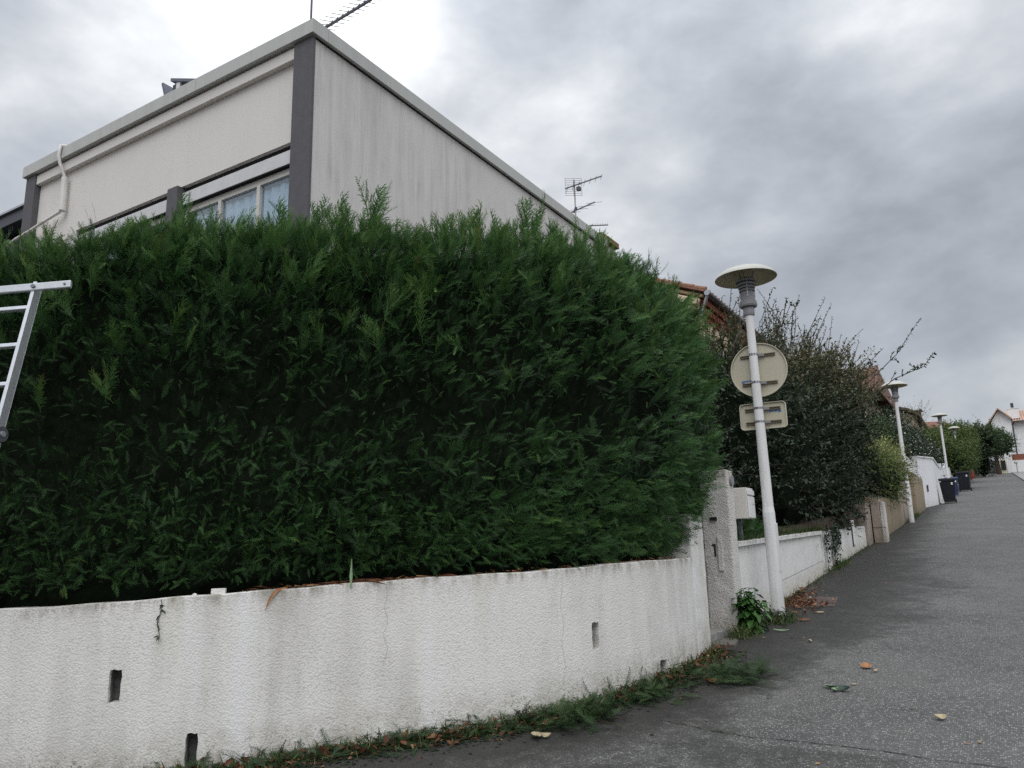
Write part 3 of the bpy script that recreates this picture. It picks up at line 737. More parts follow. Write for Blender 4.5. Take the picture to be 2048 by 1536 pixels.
o = part('end_pillar', rough_box(-3.02, -2.644, 7.62, 8.002, 0.3, 2.02), mat_wall_near, wall, bevel=0.02)
edge_attrs(o, lambda x, y: gz(y), lambda x, y: 2.02, 0.3, 0.1)
# loose block on top of the wall
m = MB(); s = s_near(-4.712, 3.679); x, y, dx, dy = wc(s); m.obox((x - dy * .09, y + dx * .09, wall_top(s) + 0.026), (dx, dy, 0), (dy, -dx, 0), (0.02, 0, 1), 0.048, 0.03, 0.02)
o = m.build('render_block', mat_wall_near, bevel=0.004); tag(o, 'small white mortar block lying on top of the low wall under the hedge', 'block')
m = MB(); s = s_near(-4.829, 3.57); x, y, dx, dy = wc(s)
vv, ff = ico(1); m.add([(x - dy * .07 + v[0] * .022 * random.uniform(.7, 1.2), y + dx * .07 + v[1] * .018, wall_top(s) + 0.014 + v[2] * .013) for v in vv], ff)
o = m.build('mortar_lump', mat_wall_near); tag(o, 'small crumbly mortar lump on the wall top, left of the white block', 'rubble')

# ================================================================== HEDGE
hedge = empty('conifer_hedge', (-4.2, 5.8, 1.35), 'tall dense dark green conifer hedge growing over the curved white wall', 'hedge')
hs = np.linspace(0, S_TOT - 0.25, 160)
HC = []; 
for s in hs:
    x, y, dx, dy = wc(s); HC.append((x - dy * 0.52, y + dx * 0.52, dx, dy))
HC = np.array(HC)
for it in range(3):   # smooth the inner line
    HC[1:-1] = (HC[:-2] + HC[1:-1] * 2 + HC[2:]) / 4
hl = np.concatenate([[0], np.cumsum(np.linalg.norm(np.diff(HC[:, :2], axis=0), axis=1))]); HL = hl[-1]
def hc(l):
    c = [np.interp(l, hl, HC[:, i]) for i in range(4)]; n = np.hypot(c[2], c[3]); return c[0], c[1], c[2] / n, c[3] / n
def hedge_top(l):  # ridge height along the hedge
    return np.interp(l / HL, [0, 0.30, 0.42, 0.52, 0.62, 0.74, 0.86, 0.95, 1.0], [4.00, 4.00, 4.08, 4.30, 4.30, 4.38, 4.46, 4.44, 4.34])
def hedge_pt(l, th, k=1.0, ko=1.0):
    """l along (beyond HL = end cap), th cross-section angle (0 = street side, pi/2 = top)"""
    l = np.asarray(l, float); th = np.asarray(th, float)
    lc = np.minimum(l, HL); over = np.maximum(l - HL, 0)
    x, y, dx, dy = hc(lc)
    zt = hedge_top(lc); zb = np.interp(lc / HL, [0, .3, .42, .55, .7, 1], [1.00, 1.00, 1.06, 1.18, 1.24, 1.34]); cz = (zt + zb) / 2; hz = (zt - zb) / 2
    e = 2 / 2.9
    c, s_ = np.cos(th), np.sin(th)
    cap = np.sqrt(np.clip(1 - (over / 0.80) ** 3.0, 0, 1))          # closes the end
    wob = 1 + 0.045 * np.sin(l * 2.3 + th * 3) + 0.04 * np.sin(l * 5.1 - th * 4 + 1.3)
    bulge = 0.56 + 0.16 * np.exp(-((l - HL * 0.97) / 1.5) ** 2)
    o = np.sign(c) * np.abs(c) ** e * np.where(c > 0, bulge, 0.8) * cap * wob * k * ko
    z = cz + np.sign(s_) * np.abs(s_) ** e * hz * (0.46 + 0.54 * cap) * (1 + 0.02 * np.sin(l * 3.3)) * k
    # the end of the hedge hangs lower in the middle and recedes at top and foot
    ov = over * k * np.interp(z, [1.5, 2.1, 2.7, 3.6, 4.4], [0.12, 0.30, 0.80, 1.02, 1.05])
    o = o * np.where(c > 0, 1 - (0.45 * np.clip((2.4 - z) / 0.8, 0, 1)) * np.clip((l - HL * .8) / (HL * .2), 0, 1), 1)
    return np.stack([x + dy * o + dx * ov, y - dx * o + dy * ov, z], -1)
def hedge_frame(l, th):
    e = 0.02; p = hedge_pt(l, th, 1.0); a = hedge_pt(l + e, th) - hedge_pt(l - e, th); b = hedge_pt(l, th + e) - hedge_pt(l, th - e)
    n = np.cross(a, b); n /= np.maximum(np.linalg.norm(n, axis=1)[:, None], 1e-9)
    cx, cy, dx, dy = hc(np.minimum(l, HL)); ctr = np.stack([cx, cy, np.full_like(cx, 2.95)], -1)
    sgn = np.sign(((p - ctr) * n).sum(1)); return p, n * sgn[:, None]
# opaque inner mass, coloured near-black for the shade inside the hedge
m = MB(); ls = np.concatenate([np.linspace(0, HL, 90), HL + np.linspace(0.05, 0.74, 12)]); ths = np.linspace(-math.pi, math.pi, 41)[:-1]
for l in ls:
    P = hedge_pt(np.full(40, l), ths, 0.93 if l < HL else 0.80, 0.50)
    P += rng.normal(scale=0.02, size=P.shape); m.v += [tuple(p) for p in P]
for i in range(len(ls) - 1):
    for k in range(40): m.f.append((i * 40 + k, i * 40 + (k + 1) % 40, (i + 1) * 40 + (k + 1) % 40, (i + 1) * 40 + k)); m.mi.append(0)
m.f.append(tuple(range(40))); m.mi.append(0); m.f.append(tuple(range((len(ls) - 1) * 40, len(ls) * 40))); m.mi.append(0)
part('shaded_branch_core', m, mat_core, hedge)

LV0 = HL * 0.30
def foot_z(l): return np.interp(l / HL, [0, .38, .45, .7, 1], [1.30, 1.40, 1.50, 1.56, 1.62])
def sample_hedge(n, th_lo, th_hi, l_lo, l_hi):
    l = rng.uniform(l_lo, l_hi, n); th = rng.uniform(th_lo, th_hi, n); return l, th
def hedge_layer(n, depth, lenr, tintmu, up, th_lo, th_hi, l_lo, l_hi, protos, name, jit=0.45, tint_sd=0.10, wr=0.85, tip=0.22, lenfn=None):
    l, th = sample_hedge(n, th_lo, th_hi, l_lo, l_hi)
    p, nr = hedge_frame(l, th)
    # clumped density: drop samples in hollows
    dens = np.sin(p[:, 0] * 7.1 + p[:, 2] * 4.3) * np.sin(p[:, 1] * 6.3 - p[:, 2] * 5.7) + 0.6 * np.sin(p[:, 2] * 13 + p[:, 0] * 11) * np.sin(p[:, 1] * 12.5)
    keep = (rng.random(n) < np.clip(0.80 + 0.24 * dens + 0.2 * np.clip((2.7 - p[:, 2]) / .8, 0, 1), 0.42, 1.0)) & (p[:, 2] > foot_z(l)); l, th, p, nr, dens = l[keep], th[keep], p[keep], nr[keep], dens[keep]; n = len(l)
    _, _, dx, dy = hc(np.minimum(l, HL)); tan = np.stack([dx, dy, np.zeros_like(dx)], -1)
    fr = np.clip(l / HL, 0, 1.1)
    D = nr * 0.75 + np.array([0, 0, 1.0]) * up + tan * (0.15 + 0.35 * np.clip((fr - 0.6) / 0.4, 0, 1))[:, None] + rng.normal(scale=jit, size=(n, 3))
    D /= np.linalg.norm(D, axis=1)[:, None]
    N = nr * 0.9 + rng.normal(scale=0.55, size=(n, 3)) + np.array([0, 0, 0.5])
    L = rng.uniform(lenr[0], lenr[1], n)
    if lenfn is not None: L = L * lenfn(l, p)
    h = np.clip((p[:, 2] - 1.5) / 2.8, 0, 1)
    tint = tintmu + 0.16 * h ** 3 + rng.normal(0, tint_sd, n) + 0.05 * dens + 0.06 * np.clip((fr - 0.7) / 0.3, 0, 1) + 0.10 * np.clip((2.7 - p[:, 2]) / 0.8, 0, 1)  # low sprays tinted lighter to offset the shade under the bulge
    P = p + nr * rng.uniform(-depth - 0.06, -depth + 0.05, n)[:, None] + nr * (dens * 0.02)[:, None]
    # dry brown sprays here and there
    brown = rng.random(n) < 0.0012; L = np.where(brown, L * .45, L); tint = np.where(brown, 1.0, np.minimum(tint, 0.93))
    return scatter(protos, P, D, N, L, L * wr, tint, tip, name, mat_cypress, hedge)
def shag(l, p):   # shaggier towards the top and the street end, freshly clipped low on the left
    fr = np.clip((l / HL - 0.45) / 0.5, 0, 1); h = np.clip((p[:, 2] - 2.0) / 2.0, 0, 1)
    return 0.62 + 0.50 * np.maximum(fr, h)
PI = math.pi
LEND = HL + 0.79
tag(hedge_layer(8800, 0.20, (0.14, 0.26), 0.18, 0.35, -1.25, PI * 0.95, LV0, LEND, FRONDS_S, 'deep_sprays', lenfn=shag), kind='stuff')  # inner layer tinted dark, shade between the sprays put into the tint
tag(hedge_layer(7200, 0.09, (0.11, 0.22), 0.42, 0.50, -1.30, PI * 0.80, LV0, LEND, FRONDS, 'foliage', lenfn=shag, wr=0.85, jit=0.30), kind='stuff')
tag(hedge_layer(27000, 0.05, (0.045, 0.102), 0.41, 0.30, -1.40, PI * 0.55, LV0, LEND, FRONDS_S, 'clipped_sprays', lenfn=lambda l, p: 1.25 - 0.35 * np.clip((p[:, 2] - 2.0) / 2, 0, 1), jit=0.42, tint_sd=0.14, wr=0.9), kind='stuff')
# long untrimmed shoots: on top, on the face, and at the street end
def shoots(n, th_lo, th_hi, l_lo, l_hi, lenr, up, mu, name, jit=0.22, tang=0.0):
    l, th = sample_hedge(n, th_lo, th_hi, l_lo, l_hi); p, nr = hedge_frame(l, th)
    _, _, dx, dy = hc(np.minimum(l, HL)); tan = np.stack([dx, dy, np.zeros_like(dx)], -1)
    D0 = nr * 0.6 + np.array([0, 0, up]) + rng.normal(scale=jit, size=(n, 3)) + tan * tang; D0 /= np.linalg.norm(D0, axis=1)[:, None]
    Ls = rng.uniform(lenr[0], lenr[1], n) * np.where(rng.random(n) < 0.2, 1.25, 0.85)
    P, D, N, L, T = [], [], [], [], []
    for i in range(n):
        P.append(p[i] - nr[i] * 0.08); D.append(D0[i]); N.append(nr[i] + rng.normal(scale=.4, size=3)); L.append(Ls[i]); T.append(mu + rng.normal(0, .08))
        for k in range(6):
            t = rng.uniform(0.1, 0.7); P.append(p[i] - nr[i] * 0.08 + D0[i] * Ls[i] * t); D.append(D0[i] * 1.3 + rng.normal(scale=.55, size=3)); N.append(rng.normal(size=3)); L.append(Ls[i] * (0.62 - 0.42 * t)); T.append(mu + rng.normal(0, .08))
    L = np.array(L)
    return tag(scatter(PLUMES, P, D, N, L, L * 1.0, np.array(T), 0.25, name, mat_cypress, hedge), kind='stuff')
shoots(420, PI * 0.30, PI * 0.64, LV0, HL + 0.3, (0.18, 0.38), 1.5, 0.72, 'top_shoots')
shoots(46, PI * 0.38, PI * 0.6, HL * 0.60, HL, (0.38, 0.52), 2.2, 0.70, 'tall_top_shoots', 0.15)
shoots(170, 0.0, PI * 0.40, LV0, LEND - .1, (0.18, 0.42), 0.8, 0.74, 'face_shoots', 0.4)
shoots(190, -0.1, PI * 0.44, HL * 0.88, LEND - 0.05, (0.20, 0.36), 0.6, 0.60, 'end_shoots', 0.25, 0.5)
m = MB()
for l in np.linspace(LV0 + .2, HL + 0.2, 12):
    x, y, dx, dy = hc(min(l, HL)); m.tube([(x, y, 1.25), (x + random.uniform(-.05, .05), y, 2.0), (x, y, 3.6)], [0.06, 0.05, 0.02], 7)
part('trunks', m, mat_bark, hedge, smooth=True, kind='stuff')

# ================================================================== MAIN HOUSE
HX, HY = -6.584, 6.136
house = empty('flat_roofed_house', (HX, HY, 1.3), 'pale flat-roofed house with dark grey corner pilasters rising behind the conifer hedge', 'house')
XE = -13.40; YB = 14.75; ZT = 8.322; ZS = 8.127
m = MB(); m.box(XE + 0.1, HX - 0.31, HY + 0.30, YB, 1.0, ZS - 0.012); m.box(HX - 0.30, HX - 0.022, HY + 0.052, YB, 1.0, ZS - 0.012); part('side_wall', m, mat_house_side, house)
m = MB(); m.box(-13.10, -6.93, HY + 0.10, HY + 0.298, 6.83, 7.93); part('front_wall', m, mat_house_front, house)
m = MB(); m.box(-13.10, -11.86, HY + 0.10, HY + 0.298, 1.0, 6.828); part('front_wall', m, mat_house_front, house)
m = MB(); m.box(-11.858, -6.93, HY + 0.10, HY + 0.298, 1.0, 5.20); part('front_wall', m, mat_house_front, house)
m = MB(); m.box(-13.098, -6.932, HY + 0.02, HY + 0.297, 7.932, ZS - 0.03); part('eaves_band', m, mat_house_front, house, bevel=0.006)
m = MB(); m.box(-6.928, HX - 0.002, HY, HY + 0.05, 1.0, ZS - 0.004); part('pilaster', m, mat_pilaster, house, bevel=0.008)
m = MB(); m.box(XE, -13.102, HY, HY + 0.36, 1.0, ZS - 0.004); part('pilaster', m, mat_pilaster, house, bevel=0.008)
m = MB(); m.box(-9.44, -9.21, HY + 0.03, HY + 0.296, 5.2, 6.826); part('window_pilaster', m, mat_pilaster, house, bevel=0.006)
# roof slab and metal coping, in jointed lengths
m = MB(); m.box(XE + 0.05, HX - 0.05, HY + 0.05, YB - 0.02, ZS + 0.02, ZT - 0.03); part('roof', m, mat_conc, house)
xe = XE - 0.05; lens = np.linspace(xe, HX + 0.045, 7)
cop = None
for a, b in zip(lens[:-1], lens[1:]):
    m = MB(); m.box(a + 0.002, b - 0.002, HY - 0.05, HY + 0.22, ZS, ZT); part('coping', m, mat_coping, house, bevel=0.004)
lens = np.linspace(HY + 0.222, YB + 0.05, 8)
for a, b in zip(lens[:-1], lens[1:]):
    m = MB(); m.box(HX - 0.22, HX + 0.045, a + 0.002, b - 0.002, ZS, ZT); part('coping', m, mat_coping, house, bevel=0.004)
m = MB(); m.box(HX - 0.05, HX - 0.006, HY + 0.055, YB, ZS - 0.018, ZS - 0.004); part('painted_shadow_line', m, mat_dark, house)  # dark strip painted as the shadow line under the coping
# windows
def house_window(x0, x1, stiles, shut):
    w = MB(); fy = HY + 0.17
    for (a, b, z0, z1) in ((x0, x1, 6.44, 6.53), (x0, x1, 5.20, 5.27), (x0, x0 + 0.06, 5.27, 6.44), (x1 - 0.06, x1, 5.27, 6.44)):
        w.box(a + 0.002, b - 0.002, fy, fy + 0.07, z0 + 0.001, z1 - 0.001)
    for sx in stiles: w.box(sx - 0.03, sx + 0.03, fy - 0.008, fy + 0.06, 5.27, 6.439)
    win = part('window', w, mat_frame, house, bevel=0.003)
    g_ = MB(); g_.box(x0 + 0.05, x1 - 0.05, fy + 0.03, fy + 0.036, 5.26, 6.445); part('pane', g_, mat_glass, win)
    c = MB(); n = 90; vs = []; fs = []
    for i in range(n + 1):
        x = x0 + (x1 - x0) * i / n; y = fy + 0.085 + 0.016 * math.sin(i * 0.9) + 0.010 * math.sin(i * 2.3)
        vs += [(x, y, 5.22), (x, y, 6.40)]
        if i: fs.append((2 * i - 2, 2 * i, 2 * i + 1, 2 * i - 1))
    c.add(vs, fs); part('curtain', c, mat_curtain, win, smooth=True)
    sb = MB(); sb.box(x0 + 0.003, x1 - 0.003, HY + 0.11, HY + 0.297, 6.545, 6.735); s_ = part('shutter_box', sb, mat_shutter, win, bevel=0.006)
    if shut:
        q = MB(); q.box(x0 + 0.003, x1 - 0.003, HY + 0.112, HY + 0.2, 6.532, 6.543)
        part('shutter_slot', q, mat_dark, win)
    d = MB(); d.box(x0 + 0.003, x1 - 0.003, HY + 0.16, HY + 0.296, 6.737, 6.826); part('recess', d, mat_dark, win)  # near-black fill paints the shade in the recess above the shutter box
house_window(-9.205, -6.935, [-7.68, -8.45], True)
house_window(-11.855, -9.445, [-10.65], True)
# gutter outlet pipe on the front
m = MB(); px_, py_ = -12.22, HY + 0.06
m.tube([(-12.20, HY + 0.25, ZT + 0.012), (-12.22, HY + 0.02, ZT + 0.045), (-12.24, HY - 0.075, ZT + 0.02), (-12.26, HY - 0.085, ZT - 0.15), (-12.24, HY - 0.06, ZS - 0.10), (-12.2, HY - 0.0, ZS - 0.28), (-12.2, HY + 0.02, 7.76)], 0.026, 10)
dp = part('drainpipe', m, mat_pipe, house, smooth=True)
m = MB(); m.tube([(-12.20, HY + 0.02, 7.80), (-12.18, HY + 0.02, 7.22)], 0.050, 12); part('downpipe_sleeve', m, mat_pipe, dp, smooth=False)
m = MB(); m.tube([(-12.17, HY + 0.02, 7.27), (-12.22, HY + 0.0, 7.20), (-12.75, HY - 0.02, 7.12), (-13.0, HY - 0.04, 7.06), (-13.4, HY - 0.06, 7.00), (-13.75, HY - 0.02, 6.97)], 0.024, 10); part('overflow_pipe', m, mat_pipe, dp, smooth=True)
m = MB(); m.tube([(XE - 0.09, HY + 0.1, ZS - 0.3), (XE - 0.09, HY + 0.1, 5.5)], 0.035, 8); part('corner_pipe', m, mat_pipe, house, smooth=True)
# roof-top extractor housing behind the parapet
vent = empty('roof_panel_housing', (-10.6, 7.0, ZT - .03), 'dark angular panel housing sticking up behind the flat roof parapet', 'roof vent')
m = MB(); m.prism([(-10.86, 7.0), (-10.02, 7.0), (-10.02, 7.5), (-10.86, 7.5)], lambda x, y: 9.52 + (x + 10.86) * -0.38, lambda x, y: 9.58 + (x + 10.86) * -0.38); part('top_panel', m, mat_slate_blue, vent, bevel=0.004)
m = MB(); m.box(-10.72, -10.62, 7.02, 7.06, ZT - .03, 9.45); part('upright', m, mat_pvc, vent)
m = MB(); m.box(-10.07, -10.03, 7.02, 7.06, ZT - .03, 9.20); part('upright', m, mat_pvc, vent)
m = MB(); m.box(-10.60, -10.08, 7.07, 7.42, ZT - .03, 9.20); part('grille_body', m, mat_lamp_dark, vent)
m = MB(); m.obox((-10.97, 7.1, 9.26), (1, 0, 0.38), (0, 1, 0), (-0.38, 0, 1), 0.02, 0.10, 0.33); part('side_flap', m, mat_slate_blue, vent)
m = MB(); m.box(-10.90, -10.78, 7.08, 7.3, ZT - .03, 9.50); part('side_leg', m, mat_anthracite, vent)

# antennas
def yagi(root, a, b, n, el, edir, r=0.006, name='boom', clips=True):
    a, b = Vector(a), Vector(b); m = MB(); m.bar(a, b, r * 3.2, r * 3.2)
    bo = part(name, m, mat_antenna, root)
    m = MB(); e = Vector(edir).normalized(); ax = (b - a).normalized(); u = ax.cross(e)
    for i in range(n):
        p = a + (b - a) * ((i + .3) / (n - .6)); L = el * (1.15 - 0.4 * i / n)
        m.tube([p - e * L / 2 + u * 0.02, p + u * 0.02, p + e * L / 2 + u * 0.02], r * 0.6, 4)
        if clips: m.add([p - ax * .022 + u * .004, p + ax * .022 + u * .004, p + u * .05, p - ax * .022 + u * .004 + e * .008, p + ax * .022 + u * .004 + e * .008, p + u * .05 + e * .008], [(0, 1, 2), (5, 4, 3), (0, 3, 4, 1), (1, 4, 5, 2), (2, 5, 3, 0)])
    part('elements', m, mat_antenna, root, kind='stuff')
an = empty('rooftop_antenna', (-7.70, 7.12, ZT - .03), 'dark rake-like television antenna rising above the near corner of the flat roof', 'antenna')
m = MB(); m.tube([(-7.70, 7.12, ZT - .03), (-7.70, 7.12, 11.5)], 0.017, 8); part('mast', m, mat_antenna, an)
yagi(an, (-7.72, 7.14, 9.17), (-6.50, 7.10, 9.24), 12, 0.42, (0.25, 1, 0.35), 0.0095)
m = MB()
for i in range(5):
    m.tube([(-7.80 - .03 * i, 6.98, 9.02 + i * .07), (-7.80 - .03 * i, 7.28, 9.02 + i * .07)], 0.004, 4)
m.tube([(-7.80, 7.13, 9.0), (-7.92, 7.13, 9.32)], 0.004, 4); part('reflector', m, mat_antenna, an)
an2 = empty('distant_antenna', (-7.0, 14.2, ZT - .03), 'small grey two-tier television antenna over the far end of the flat roof', 'antenna')
m = MB(); m.tube([(-7.0, 14.2, ZT - .03), (-7.0, 14.2, 9.62)], 0.016, 8); part('mast', m, mat_mast, an2)
yagi(an2, (-7.15, 14.05, 9.40), (-6.50, 14.55, 9.72), 7, 0.20, (0.5, -0.6, 0.3), 0.007, clips=False)
m = MB()
for i in range(4):
    for sgn in (-1, 1): m.tube([(-7.13 + .0 * i, 14.02, 9.42 + sgn * (.05 + .05 * i)), (-6.85, 14.25, 9.42 + sgn * (.05 + .05 * i) + .02)], 0.004, 4)
for q in (0, .14, .28): m.tube([(-7.13 + q, 14.02 + q * .82, 9.22), (-7.13 + q, 14.02 + q * .82, 9.64)], 0.004, 4)
m.box(-6.95, -6.87, 14.18, 14.26, 9.36, 9.44); part('reflector', m, mat_antenna, an2)
yagi(an2, (-7.45, 14.0, 8.72), (-6.62, 14.4, 9.08), 6, 0.42, (1, 0.35, 0.0), 0.007, 'lower_boom', clips=False)
m = MB(); m.box(-7.26, -7.19, 14.08, 14.14, 8.80, 8.88); part('dipole_box', m, mat_antenna, an2)
m = MB(); m.tube([(-7.03, 14.2, 8.86), (-6.98, 14.2, 8.98)], 0.03, 6); part('bracket', m, mat_antenna, an2)
an3 = empty('small_yagi_antenna', (-6.95, 14.35, ZT - .03), 'short low horizontal antenna beside the two-tier antenna mast', 'antenna')
m = MB(); m.tube([(-6.95, 14.35, ZT - .03), (-6.93, 14.25, 8.72)], 0.01, 6); part('mast', m, mat_mast, an3)
yagi(an3, (-6.95, 14.25, 8.55), (-6.44, 14.62, 8.58), 12, 0.10, (-0.3, 0.35, 1), 0.006, clips=False)
# chimney with mossy cap at the far end of the house
ch = empty('mossy_chimney', (-6.85, 15.05, 7.0), 'small ochre mossy chimney cap poking up past the far end of the flat roof', 'chimney')
m = MB(); m.box(-7.1, -6.62, 14.82, 15.3, 6.0, 8.28); part('stack', m, mat_house_side, ch)
m = MB(); m.prism([(-7.15, 14.80), (-6.52, 14.80), (-6.52, 15.35), (-7.15, 15.35)], 8.282, lambda x, y: 8.40); m.add([(-7.15, 14.80, 8.40), (-6.52, 14.80, 8.40), (-6.52, 15.35, 8.40), (-7.15, 15.35, 8.40), (-6.95, 15.05, 8.66), (-6.8, 15.05, 8.66)], [(0, 1, 5, 4), (1, 2, 5), (2, 3, 4, 5), (3, 0, 4)]); part('cap', m, mat_moss, ch)

# dark neighbouring building at the far left
nb = empty('neighbour_building', (-15.2, 6.5, 1.3), 'dark grey flat-roofed neighbouring building cut off by the left edge', 'building')
m = MB(); m.box(-22, -13.98, 6.75, 12, 1.0, 7.62); part('wall', m, mat_slate_blue, nb)
m = MB(); m.box(-22, -13.90, 6.45, 12.1, 7.68, 7.90); part('fascia', m, mat_anthracite, nb, bevel=0.01)
m = MB(); m.box(-22, -13.88, 6.40, 12.15, 7.902, 7.94); part('edge_strip', m, mat_clamp, nb)
m = MB(); m.box(-15.4, -14.35, 6.71, 6.748, 5.0, 7.45); m.box(-15.5, -15.4, 6.69, 6.75, 5, 7.5); m.box(-14.35, -14.27, 6.69, 6.75, 5, 7.5); part('shutter_panel', m, mat_anthracite, nb)
m = MB(); m.tube([(-14.12, 6.62, 7.66), (-14.12, 6.62, 4.5)], 0.06, 10); part('downpipe', m, mat_slate_blue, nb, smooth=True)

# ================================================================== LADDER
lad = empty('aluminium_ladder', (-4.9, 2.1, 0.17), 'shiny aluminium folding ladder leaning on the hedge at the left edge', 'ladder')
Ltop = Vector((-5.253, 2.558, 3.489)); Lfoot = Vector((-4.77, 1.89, 0.165)); ldir = (Lfoot - Ltop).normalized()
side = Vector((-0.90, -0.43, -0.02)).normalized(); fn = side.cross(ldir).normalized()
if fn.dot(EYE - Ltop) < 0: fn = -fn
hinge = Ltop + ldir * ((2.50 - Ltop.z) / ldir.z)
for k, off in enumerate((0.0, 0.42)):
    a = Ltop + side * off; b = hinge + side * off; c = Lfoot + side * off
    m = MB()
    # U-shaped rail: web and two flanges
    for (p, q) in ((a - ldir * 0.02, b - ldir * -0.0), (b + ldir * 0.09, c)):
        d = (q - p).normalized(); mid = (p + q) / 2; L = (q - p).length / 2
        m.obox(mid, fn, d, side, 0.030, L, 0.0015)
        m.obox(mid + fn * 0.030 + side * 0.010, fn, d, side, 0.0015, L, 0.012)
        m.obox(mid - fn * 0.030 + side * 0.010, fn, d, side, 0.0015, L, 0.012)
    rl = part('rail', m, mat_alu, lad)
    m = MB(); m.tube([b - side * 0.022 + ldir * .045, b + side * 0.028 + ldir * .045], 0.048, 18); part('hinge', m, mat_alu_dark, rl)
    m = MB(); m.tube([b - side * 0.030 + ldir * .045, b - side * 0.022 + ldir * .045], 0.018, 12); part('hinge_bolt', m, mat_alu, rl)
tt = [0.165 + 0.28 * i for i in range(12)]
for t in tt:
    p = Ltop + ldir * t
    if abs((p - hinge).length - .04) < 0.06 or p.z < Lfoot.z + .15: continue
    m = MB(); m.obox(p + side * 0.21, side, fn, ldir, 0.208, 0.017, 0.013); part('rung', m, mat_alu, lad, bevel=0.003)
m = MB(); c0 = Ltop + ldir * 0.03 - fn * 0.0 + fn * 0.036
m.obox(c0 + side * 0.21 , side, fn, Vector((0, 0, 1)), 0.47, 0.012, 0.024); sb = part('stabiliser_bar', m, mat_alu, lad, bevel=0.004)
m = MB(); m.tube([c0 + fn * .012, c0 + fn * .022], 0.014, 8); part('bolt', m, mat_alu_dark, sb)
m = MB(); m.tube([c0 - side * .22 + fn * .010, c0 - side * .22 + fn * .016], 0.009, 8); part('bolt', m, mat_alu_dark, sb)

# ================================================================== GATE PILLAR, LOW WALL, MAILBOX, UPPER WALL
gp = empty('gate_pillar', (-2.8, 9.05, gz(9)), 'tall white roughcast gate pillar between the hedge and the first street lamp', 'pillar')
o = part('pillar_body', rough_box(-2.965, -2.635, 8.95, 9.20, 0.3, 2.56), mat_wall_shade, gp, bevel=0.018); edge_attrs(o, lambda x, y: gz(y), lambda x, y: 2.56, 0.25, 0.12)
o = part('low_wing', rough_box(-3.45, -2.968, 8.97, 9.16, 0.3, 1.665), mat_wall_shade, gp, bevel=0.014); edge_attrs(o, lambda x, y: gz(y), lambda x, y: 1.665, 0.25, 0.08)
o = part('hinge_pad', rough_box(-2.80, -2.745, 8.925, 8.949, 1.42, 1.80, jit=0.002), mat_wall_shade, gp, bevel=0.006)
m = MB(); m.box(-2.845, -2.825, 8.944, 8.9485, 1.58, 1.72); m.box(-2.865, -2.845, 8.944, 8.9485, 1.70, 1.72); part('latch_slot', m, mat_dark, gp)
m = MB(); m.box(-2.855, -2.785, 8.925, 8.949, 1.985, 2.025); m.box(-2.865, -2.845, 8.915, 8.949, 1.995, 2.015); part('latch_catch', m, mat_dark, gp)
m = MB(); m.tube([(-2.635, 9.10, 2.44), (-2.612, 9.10, 2.44)], 0.062, 20); part('intercom_disc', m, mat_lamp_head, gp)
mb_ = empty('mailbox', (-2.7, 9.5, 2.02), 'cream wall mailbox with white front beside the tall gate pillar', 'mailbox')
m = MB(); m.box(-2.86, -2.555, 9.42, 9.72, 2.01, 2.375); part('box_body', m, mat_mail, mb_, bevel=0.006)
m = MB(); m.box(-2.553, -2.540, 9.43, 9.71, 2.02, 2.27); part('door', m, mat_mail_front, mb_, bevel=0.003)
m = MB(); m.box(-2.553, -2.535, 9.44, 9.70, 2.29, 2.345); part('letter_flap', m, mat_mail_front, mb_, bevel=0.003)
m = MB(); m.box(-2.5395, -2.536, 9.56, 9.69, 2.18, 2.215); part('name_plate', m, mat_pvc, mb_)
m = MB(); m.box(-2.72, -2.68, 9.54, 9.60, 1.70, 2.009); part('support_post', m, mat_alu_dark, mb_)

w2 = empty('long_white_wall', (-2.65, 9.2, gz(9.2)), 'long low white painted garden wall with coping, running uphill behind the first street lamp', 'wall')
def w2top(y): return 1.742 + 0.0352 * (y - 9.2)
def strip_wall(x0, x1, y0, y1, zb, zt, step=0.12, rows=9):
    m = MB(); n = max(2, int((y1 - y0) / step)); ys_ = np.linspace(y0, y1, n)
    for y in ys_:
        b, t = zb(y), zt(y)
        for k in range(rows + 1): m.v.append((x1 + random.uniform(-.0015, .0015), y, b + (t - b) * k / rows))
        m.v.append((x0, y, t)); m.v.append((x0, y, b))
    st = rows + 3
    for i in range(n - 1):
        for k in range(st - 1): a_ = i * st + k; m.f.append((a_, a_ + st, a_ + st + 1, a_ + 1)); m.mi.append(0)
        m.f.append((i * st + st - 1, (i + 1) * st + st - 1, (i + 1) * st, i * st)); m.mi.append(0)
    m.f.append(tuple(range(st))); m.f.append(tuple(range((n - 1) * st, n * st))[::-1]); m.mi += [0, 0]
    return m
A_ = (lambda x, y: gz(y)); 
o = part('wall_length', strip_wall(-2.83, -2.66, 9.204, 14.15, lambda y: gz(y) - .1, lambda y: w2top(y) - .06), mat_wall2, w2); edge_attrs(o, A_, lambda x, y: w2top(y), 0.30, 0.16)
o = part('wall_length', strip_wall(-2.83, -2.645, 14.156, 17.3, lambda y: gz(y) - .1, lambda y: w2top(y) - .02), mat_wall2, w2); edge_attrs(o, A_, lambda x, y: w2top(y), 0.30, 0.2)
o = part('wall_length', strip_wall(-2.83, -2.65, 17.306, 19.25, lambda y: gz(y) - .1, lambda y: w2top(y) - .02), mat_wall2, w2); edge_attrs(o, A_, lambda x, y: w2top(y), 0.30, 0.2)
o = part('coping', strip_wall(-2.86, -2.625, 9.206, 14.15, lambda y: w2top(y) - .058, lambda y: w2top(y), rows=2), mat_wall2, w2, bevel=0.006); edge_attrs(o, A_, lambda x, y: w2top(y), 0.3, 0.06)
